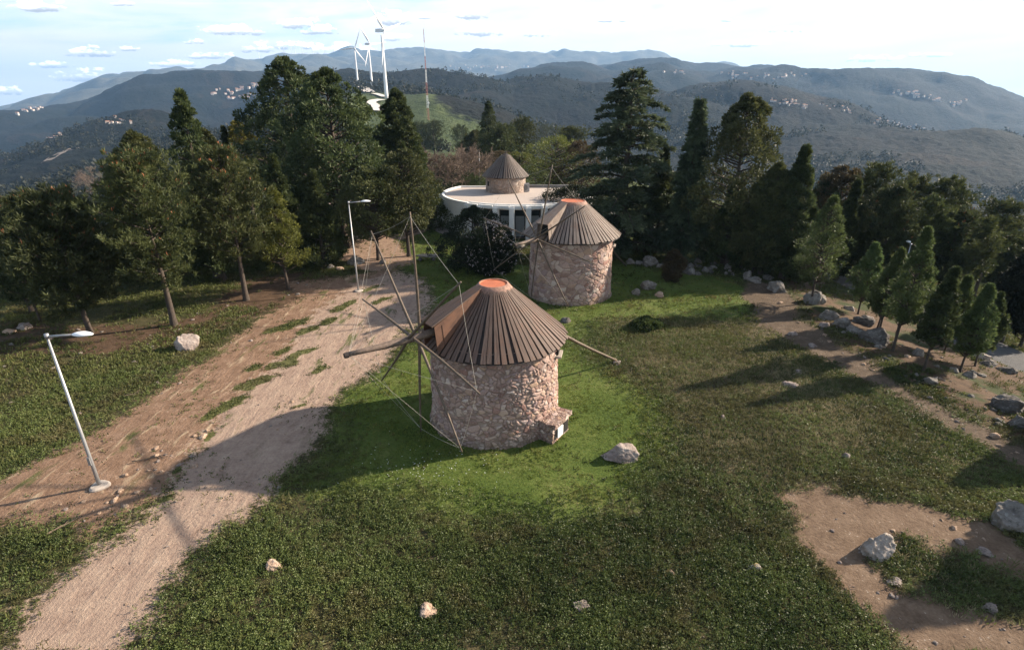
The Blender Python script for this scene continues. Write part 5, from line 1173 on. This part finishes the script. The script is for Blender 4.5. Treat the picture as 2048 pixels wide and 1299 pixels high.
def scatter_stones(poly, n, wr, mats, label, group, ra=.5):
    Z_ = np.array(poly, float); k = 0
    while k < n:
        u = gr_.uniform(Z_[:, 0].min(), Z_[:, 0].max()); v = gr_.uniform(Z_[:, 1].min(), Z_[:, 1].max())
        if inpoly_sd(np.array([u]), np.array([v]), Z_)[0] < 0: continue
        rock(u, v, wr[0]+(wr[1]-wr[0])*gr_.random()**2.2, ra, mats[gr_.integers(len(mats))], label, 200+int(gr_.integers(7)), group, 'small_stone', .8, False, cuts=9); k += 1
scatter_stones([(90, 1010), (200, 970), (300, 890), (420, 860), (380, 960), (300, 1000), (190, 1060), (110, 1040)], 46, (4, 17), [RK_O, RK_P, RK_O], 'small ochre stone in the rubble around the footing of the left lamp', 'rubble stones round the left lamp')
scatter_stones([(60, 1299), (240, 1299), (400, 1080), (520, 980), (640, 820), (560, 760), (440, 880), (320, 1020), (180, 1150)], 46, (3, 8), [RK_P, RK_O], 'loose pebble lying on the pale dirt track', 'pebbles on the dirt track')
scatter_stones([(1600, 1010), (1700, 1000), (1960, 1050), (2040, 1130), (1800, 1090), (1740, 1120), (1800, 1170), (2000, 1240), (2040, 1290), (1860, 1290), (1700, 1180)], 28, (4, 13), [RK_P, RK_O, RK_P], 'small pale stone on the bare earth at the lower right', 'stones on the bare earth')
scatter_stones([(1600, 600), (1760, 640), (2040, 790), (2040, 890), (1900, 800), (1780, 750), (1640, 660)], 62, (4, 17), [RK_G, RK_G, RK_O, RK_D], 'weathered stone on the litter slope below the right-hand conifers', 'stones on the right slope')
scatter_stones([(0, 640), (300, 655), (640, 550), (560, 620), (330, 700), (0, 760)], 26, (4, 14), [RK_P, RK_G], 'small stone on the needle litter under the left pines', 'stones under the left pines')
scatter_stones([(0, 720), (300, 720), (560, 640), (400, 760), (200, 850), (0, 920)], 14, (4, 12), [RK_P], 'small pale stone in the grass left of the dirt track', 'stones in the left grass')
scatter_stones([(600, 1000), (1550, 1000), (1600, 1280), (400, 1280)], 18, (4, 11), [RK_P, RK_O], 'little stone almost hidden in the dark plants of the foreground', 'stones in the foreground plants')
scatter_stones([(1240, 690), (1500, 660), (1780, 840), (1950, 900), (1900, 1000), (1600, 950), (1400, 880)], 16, (4, 11), [RK_P, RK_O], 'little pale stone in the dry heath', 'stones in the dry heath')
scatter_stones([(1540, 590), (1700, 690), (1990, 870), (2040, 910), (1990, 900), (1680, 710), (1530, 620)], 18, (4, 11), [RK_P, RK_O], 'small stone on the narrow path along the right slope', 'stones on the narrow path')
scatter_stones([(1330, 525), (1480, 530), (1480, 552), (1340, 550)], 34, (9, 22), [RK_G, RK_D, RK_G], 'rough stone of the low dry rubble wall under the right-hand cypresses', 'stones of the dry rubble wall', .7)
# bench, stump, branches
def bench():
    p = hit(853, 522); p[2] = hz(p[0], p[1]); o = thing('stone_bench', 'long rough stone bench on the grass left of the large dark shrub', 'bench', p, R(6))
    V, F = rock_shape(9, True, 14, .06); me = make_mesh('seat', V*.5*np.array([2.0, .75, .36])*1.15+np.array([0, .2, .42]), [F], RK_G, None, True); s = bpy.data.objects.new('seat', me); COL.objects.link(s); s.parent = o
    for x in (-.6, .6):
        V, F = rock_shape(11, False, 12, .08); me = make_mesh('leg', V*.5*np.array([.45, .6, .5])*1.2+np.array([x, .2, .14]), [F], RK_D, None, True); s = bpy.data.objects.new('leg', me); COL.objects.link(s); s.parent = o
bench()
def stump():
    p = hit(697, 494); p[2] = hz(p[0], p[1]); o = thing('tree_stump', 'dark cut tree stump beside the thick leaning trunk', 'stump', p)
    b = MB(); g = np.random.default_rng(4); b.lathe([(.62, -.1), (.45, .2), (.38, .62)], n=20, jitter=lambda V: V*(1+.12*np.sin(np.arctan2(V[:, 1], V[:, 0])*5)[:, None]*np.array([1, 1, 0]))); b.build('bark', BARK, o, smooth=True)
    t_ = MB(); t_.lathe([(.39, .60), (.02, .63)], n=20); t_.build('cut_face', simple('cut_wood', (.13, .09, .06), .9), o)
stump()
def big_trunk():
    p = hit(722, 494); q = hit(722, 494)
for k, (u, v, L_, rz, lb) in enumerate([(302, 918, 1.3, .4, 'dark dead branch lying on the rubble above the left lamp footing'), (1880, 775, 1.6, -.6, 'thin fallen branch on the litter slope'), (130, 1052, 1.0, 1.0, 'pale thin stick lying in the left foreground plants'), (570, 588, 1.8, .2, 'fallen branch on the needle litter by the small yellow-green cypress'), (1700, 1190, .7, 1.2, 'thin pale stick on the bare earth'), (270, 790, .9, .5, 'dry stick at the edge of the reddish earth')]):
    p = hit(u, v); b = MB(); g = np.random.default_rng(k); L = np.linspace(-.5, .5, 6); d = np.array([math.cos(rz), math.sin(rz), 0])
    pts = d*L_*L[:, None]; pts[:, 2] = .05+.05*g.random(6); b.tube(pts, np.linspace(.028, .010, 6), 6)
    for _ in range(4): f = g.uniform(-.3, .4); e = unit(d+g.normal(0, .6, 3)*np.array([1, 1, .3])); b.tube(np.array([d*L_*f+[0, 0, .06], d*L_*f+e*L_*.3+[0, 0, .08]]), [.014, .005], 5)
    o = b.build('fallen_branch', BARK if k in (0, 3) else BARKP); o.location = (p[0], p[1], hz(p[0], p[1])); tag(o, lb, 'branch')
# ------------------------------------------------------------------ ground cover: plants nobody could count
C_HEATH = leaf_mat("low_leafy_plants", (.030, .046, .013), (.138, .168, .050), .5, .3, (.135, .122, .048)); C_LAWN = leaf_mat("short_grass", (.056, .090, .016), (.168, .196, .043), .6, .25, (.205, .175, .065))
C_DRY = leaf_mat("dry_heath_stems", (.090, .084, .042), (.30, .25, .155), .6, .25, (.110, .130, .044)); C_ROUGH = leaf_mat("rough_grass", (.036, .048, .014), (.130, .145, .045), .6, .25, (.16, .13, .062))
def cover():
    g = np.random.default_rng(2024)
    def pts(n, rmin, rmax, pw=1.0):
        a = g.uniform(R(-57), R(57), n); r = rmin+(rmax-rmin)*g.random(n)**pw; return r*np.sin(a), r*np.cos(a)
    def zo(x, y):
        z = zones(x, y); return z
    tower = lambda x, y: (np.hypot(x-M1[0], y-M1[1]) < 3.0) | (np.hypot(x-M2[0], y-M2[1]) < 3.2) | (np.hypot(x-BC[0], y-BC[1]) < 11.2)
    def seen(x, y):
        q = proj(np.stack([x, y, 0*x], -1)); return (q[:, 0] > -40) & (q[:, 0] < 2090) & (q[:, 1] < 1340)
    # --- low leafy plants of the foreground
    n = 200000; x, y = pts(n, 9.5, 34, .85); k = seen(x, y); x, y = x[k], y[k]; z = zo(x, y)
    hard = np.maximum.reduce([z['track'], z['red'], z['litter'], z['path'], z['bare'], z['side'], z['road'], z['slope']*.8])
    clump = fbm(x, y, 1.4, 4); dry = z['dry']; bare_ = fbm(x+9, y, 4.5, 4)
    pr = (1-np.clip(hard*1.25, 0, 1))*(1-np.clip(z['lawn']*1.15-.1, 0, 1))*(1-.55*dry)*np.clip(.95+1.2*clump, .25, 1)*np.where(bare_ < -.33, .35, 1)
    left = (x < -9); pr = pr*np.where(left, .55, 1)
    k = (g.random(len(x)) < pr) & ~tower(x, y); x, y = x[k], y[k]; zz = height(x, y); cl = fbm(x, y, 2.6, 4)
    n = len(x); m = 11; hh = g.uniform(.05, .17, n)*(1+.5*cl)
    c = np.stack([x, y, zz], -1)[:, None]+np.concatenate([g.normal(0, .035, (n, m, 2)), (g.random((n, m))*hh[:, None])[..., None]], -1)
    a = g.random((n, m))*6.28; e = g.normal(.55, .35, (n, m)); d = np.stack([np.cos(a)*np.cos(e), np.sin(a)*np.cos(e), np.sin(e)], -1)
    tone = np.clip(.45+.9*cl+1.0*fbm(x+5, y, 8, 3)+g.normal(0, .18, n), 0, 1); mb = MB()
    leaves(mb, c.reshape(-1, 3), d.reshape(-1, 3), np.repeat(.060*g.uniform(.7, 1.4, n), m), .028, g, 0, np.clip(np.repeat(tone, m)+g.normal(0, .13, n*m), 0, 1))
    kind(mb.build('low_plants', C_HEATH, shade=True), 'stuff'); print('heath', n)
    # --- lawn
    n = 170000; x, y = pts(n, 13, 60, .9); k = seen(x, y); x, y = x[k], y[k]; z = zo(x, y)
    hard = np.maximum.reduce([z['path'], z['bare'], z['road'], np.clip(z['track']*1.1, 0, 1)])
    pr = z['lawn']*(1-hard)*np.clip(.8+1.1*fbm(x, y, 2, 3), .2, 1)
    k = (g.random(len(x)) < pr) & ~tower(x, y); x, y = x[k], y[k]; zz = height(x, y); cl = fbm(x, y, 3.5, 4); fine = fbm(x, y, .9, 3)
    n = len(x); m = 5; r = np.hypot(x, y); c = np.stack([x, y, zz], -1)[:, None]+np.concatenate([g.normal(0, .045, (n, m, 2)), np.zeros((n, m, 1))], -1)
    d = unit(g.normal(0, .5, (n, m, 3))+np.array([-.15, -.1, 1.])); s = np.clip(.5+.8*cl+.5*fine+g.normal(0, .14, n), 0, 1); mb = MB()
    tall = np.clip(.5+1.6*(fine+.6*cl), .25, 1.5)
    leaves(mb, c.reshape(-1, 3), d.reshape(-1, 3), np.repeat(.085*tall*g.uniform(.7, 1.3, n), m), .020+.0004*np.repeat(r, m), g, 0, np.clip(np.repeat(s, m)+g.normal(0, .1, n*m), 0, 1))
    kind(mb.build('lawn_grass', C_LAWN, shade=True), 'stuff'); print('lawn', n)
    # --- dry brown heath
    n = 190000; x, y = pts(n, 15, 46, .9); k = seen(x, y) & (x > 2); x, y = x[k], y[k]; z = zo(x, y); f = fbm(x, y, 2.2, 4)
    hard = np.maximum.reduce([z['path'], z['bare'], z['road'], z['slope'], z['lawn']])
    reg = np.maximum(z['dry'], .35*sst(f, .0, .3)*(1-z['lawn'])); k = (g.random(len(x)) < reg*(1-hard)*np.clip(.8+f, .2, 1)) & ~tower(x, y); x, y = x[k], y[k]; zz = height(x, y); n = len(x); m = 6
    c = np.stack([x, y, zz], -1)[:, None]+np.concatenate([g.normal(0, .06, (n, m, 2)), np.zeros((n, m, 1))], -1); d = unit(g.normal(0, .42, (n, m, 3))+np.array([0, 0, 1.])); cl = fbm(x, y, 3, 4); mb = MB()
    leaves(mb, c.reshape(-1, 3), d.reshape(-1, 3), np.repeat(.15*g.uniform(.5, 1.4, n), m), .020, g, 0, np.clip(np.repeat(.45+.8*cl+g.normal(0, .2, n), m)+g.normal(0, .12, n*m), 0, 1))
    kind(mb.build('dry_heath', C_DRY, shade=True), 'stuff'); print('dry', n)
    # --- rough grass everywhere else: the left field, the slope, strips on the track
    n = 330000; x, y = pts(n, 10, 95, .8); k = seen(x, y); x, y = x[k], y[k]; z = zo(x, y); f = fbm(x, y, 2.4, 4); big = fbm(x-30, y, 8, 3)
    ca, sa = math.cos(R(-28)), math.sin(R(-28)); xs, ys = (x*ca-y*sa), (x*sa+y*ca); st = fbm(xs, ys*.18, 1.1, 4)
    hard = np.maximum.reduce([z['path'], z['bare'], z['road'], z['pave']]); dirt = np.maximum.reduce([z['track'], z['red'], z['side']]); lit = np.maximum(z['litter'], z['slope'])
    r = np.hypot(x, y)
    pr = (1-np.clip(hard*1.2, 0, 1))*np.where(z['lawn'] > .6, .12, 1)*np.clip(.75+f*1.4+.5*big, .05, 1)
    pr *= 1-np.clip(dirt*1.15, 0, 1)*np.where((st > .10) & (r > 19), .9, 1)*(1-np.clip(z['isle']*1.6, 0, .95))
    pr *= 1-lit*np.where(f+big*.6 > .16, .3, .97); pr *= np.where((x > -9) & (r < 30) & (dirt < .3) & (x < 25), .3, 1)
    k = (g.random(len(x)) < pr) & ~tower(x, y); x, y, r = x[k], y[k], r[k]; DT = dirt[k]; zz = height(x, y); n = len(x); m = 5; cl = fbm(x, y, 3.2, 4)
    c = np.stack([x, y, zz], -1)[:, None]+np.concatenate([g.normal(0, .07, (n, m, 2)), np.zeros((n, m, 1))], -1); d = unit(g.normal(0, .6, (n, m, 3))+np.array([0, 0, .9])); mb = MB()
    leaves(mb, c.reshape(-1, 3), d.reshape(-1, 3), np.repeat(.13*g.uniform(.5, 1.4, n)*(1+r/120)*np.where(np.maximum(DT, 0) > .3, .5, 1), m), .03+.0006*np.repeat(r, m), g, 0, np.clip(np.repeat(.42+.8*cl+g.normal(0, .18, n), m)+g.normal(0, .12, n*m), 0, 1))
    # taller tufts standing out of the low plants
    n = 1500; x, y = pts(n, 10.5, 40, .8); k = seen(x, y); x, y = x[k], y[k]; z = zo(x, y); bad = np.maximum.reduce([z['track'], z['red'], z['bare'], z['path'], z['road'], z['lawn']*.8]); k = (g.random(len(x)) > bad*1.3) & ~tower(x, y); x, y = x[k], y[k]; n = len(x); m = 34
    sz = g.uniform(.6, 1.7, n); c = np.stack([x, y, height(x, y)], -1)[:, None]+np.concatenate([g.normal(0, .10, (n, m, 2))*sz[:, None, None], np.zeros((n, m, 1))], -1); d = unit(g.normal(0, .55, (n, m, 3))+np.array([0, 0, .9]))
    leaves(mb, c.reshape(-1, 3), d.reshape(-1, 3), np.repeat(.19*sz, m)*g.uniform(.6, 1.2, n*m), .024, g, 0, np.clip(np.repeat(g.random(n), m)+g.normal(0, .12, n*m), 0, 1))
    kind(mb.build('rough_grass', C_ROUGH, shade=True), 'stuff'); print('rough', n)
    # --- daisies
    n = 130; uv = np.stack([g.normal(850, 75, n), g.normal(938, 26, n)], -1); C = hits(uv); mb = MB()
    C[:, 2] = height(C[:, 0], C[:, 1])+.075; C = np.repeat(C, 5, 0)+g.normal(0, .008, (5*n, 3)); leaves(mb, C, unit(g.normal(size=(5*n, 3))*np.array([1, 1, .3])), .022, .018, g)
    kind(mb.build('daisies', simple('daisy_white', (.8, .8, .76), .7, 0, .02), shade=True), 'stuff')
cover()
# ------------------------------------------------------------------ the air
def build_haze():
    mb = MB(); x0, x1, y0, y1, z0, z1 = -11900, 11900, -11900, 11900, -420, 730
    mb.box(((x0+x1)/2, (y0+y1)/2, (z0+z1)/2), (x1-x0, y1-y0, z1-z0))
    m = bpy.data.materials.new("hazy_air"); m.use_nodes = True; t = NT(m.node_tree); t.n.clear()
    o = t.new('ShaderNodeOutputMaterial'); v = t.new('ShaderNodeVolumePrincipled')
    v.inputs['Color'].default_value = HAZE_COL; v.inputs['Density'].default_value = HAZE_D; v.inputs['Anisotropy'].default_value = .2
    t.l.new(v.outputs[0], o.inputs['Volume'])
    kind(mb.build('haze', m), 'stuff')
HAZE_COL = (.36, .62, 1.0, 1); HAZE_D = .00009
build_haze()
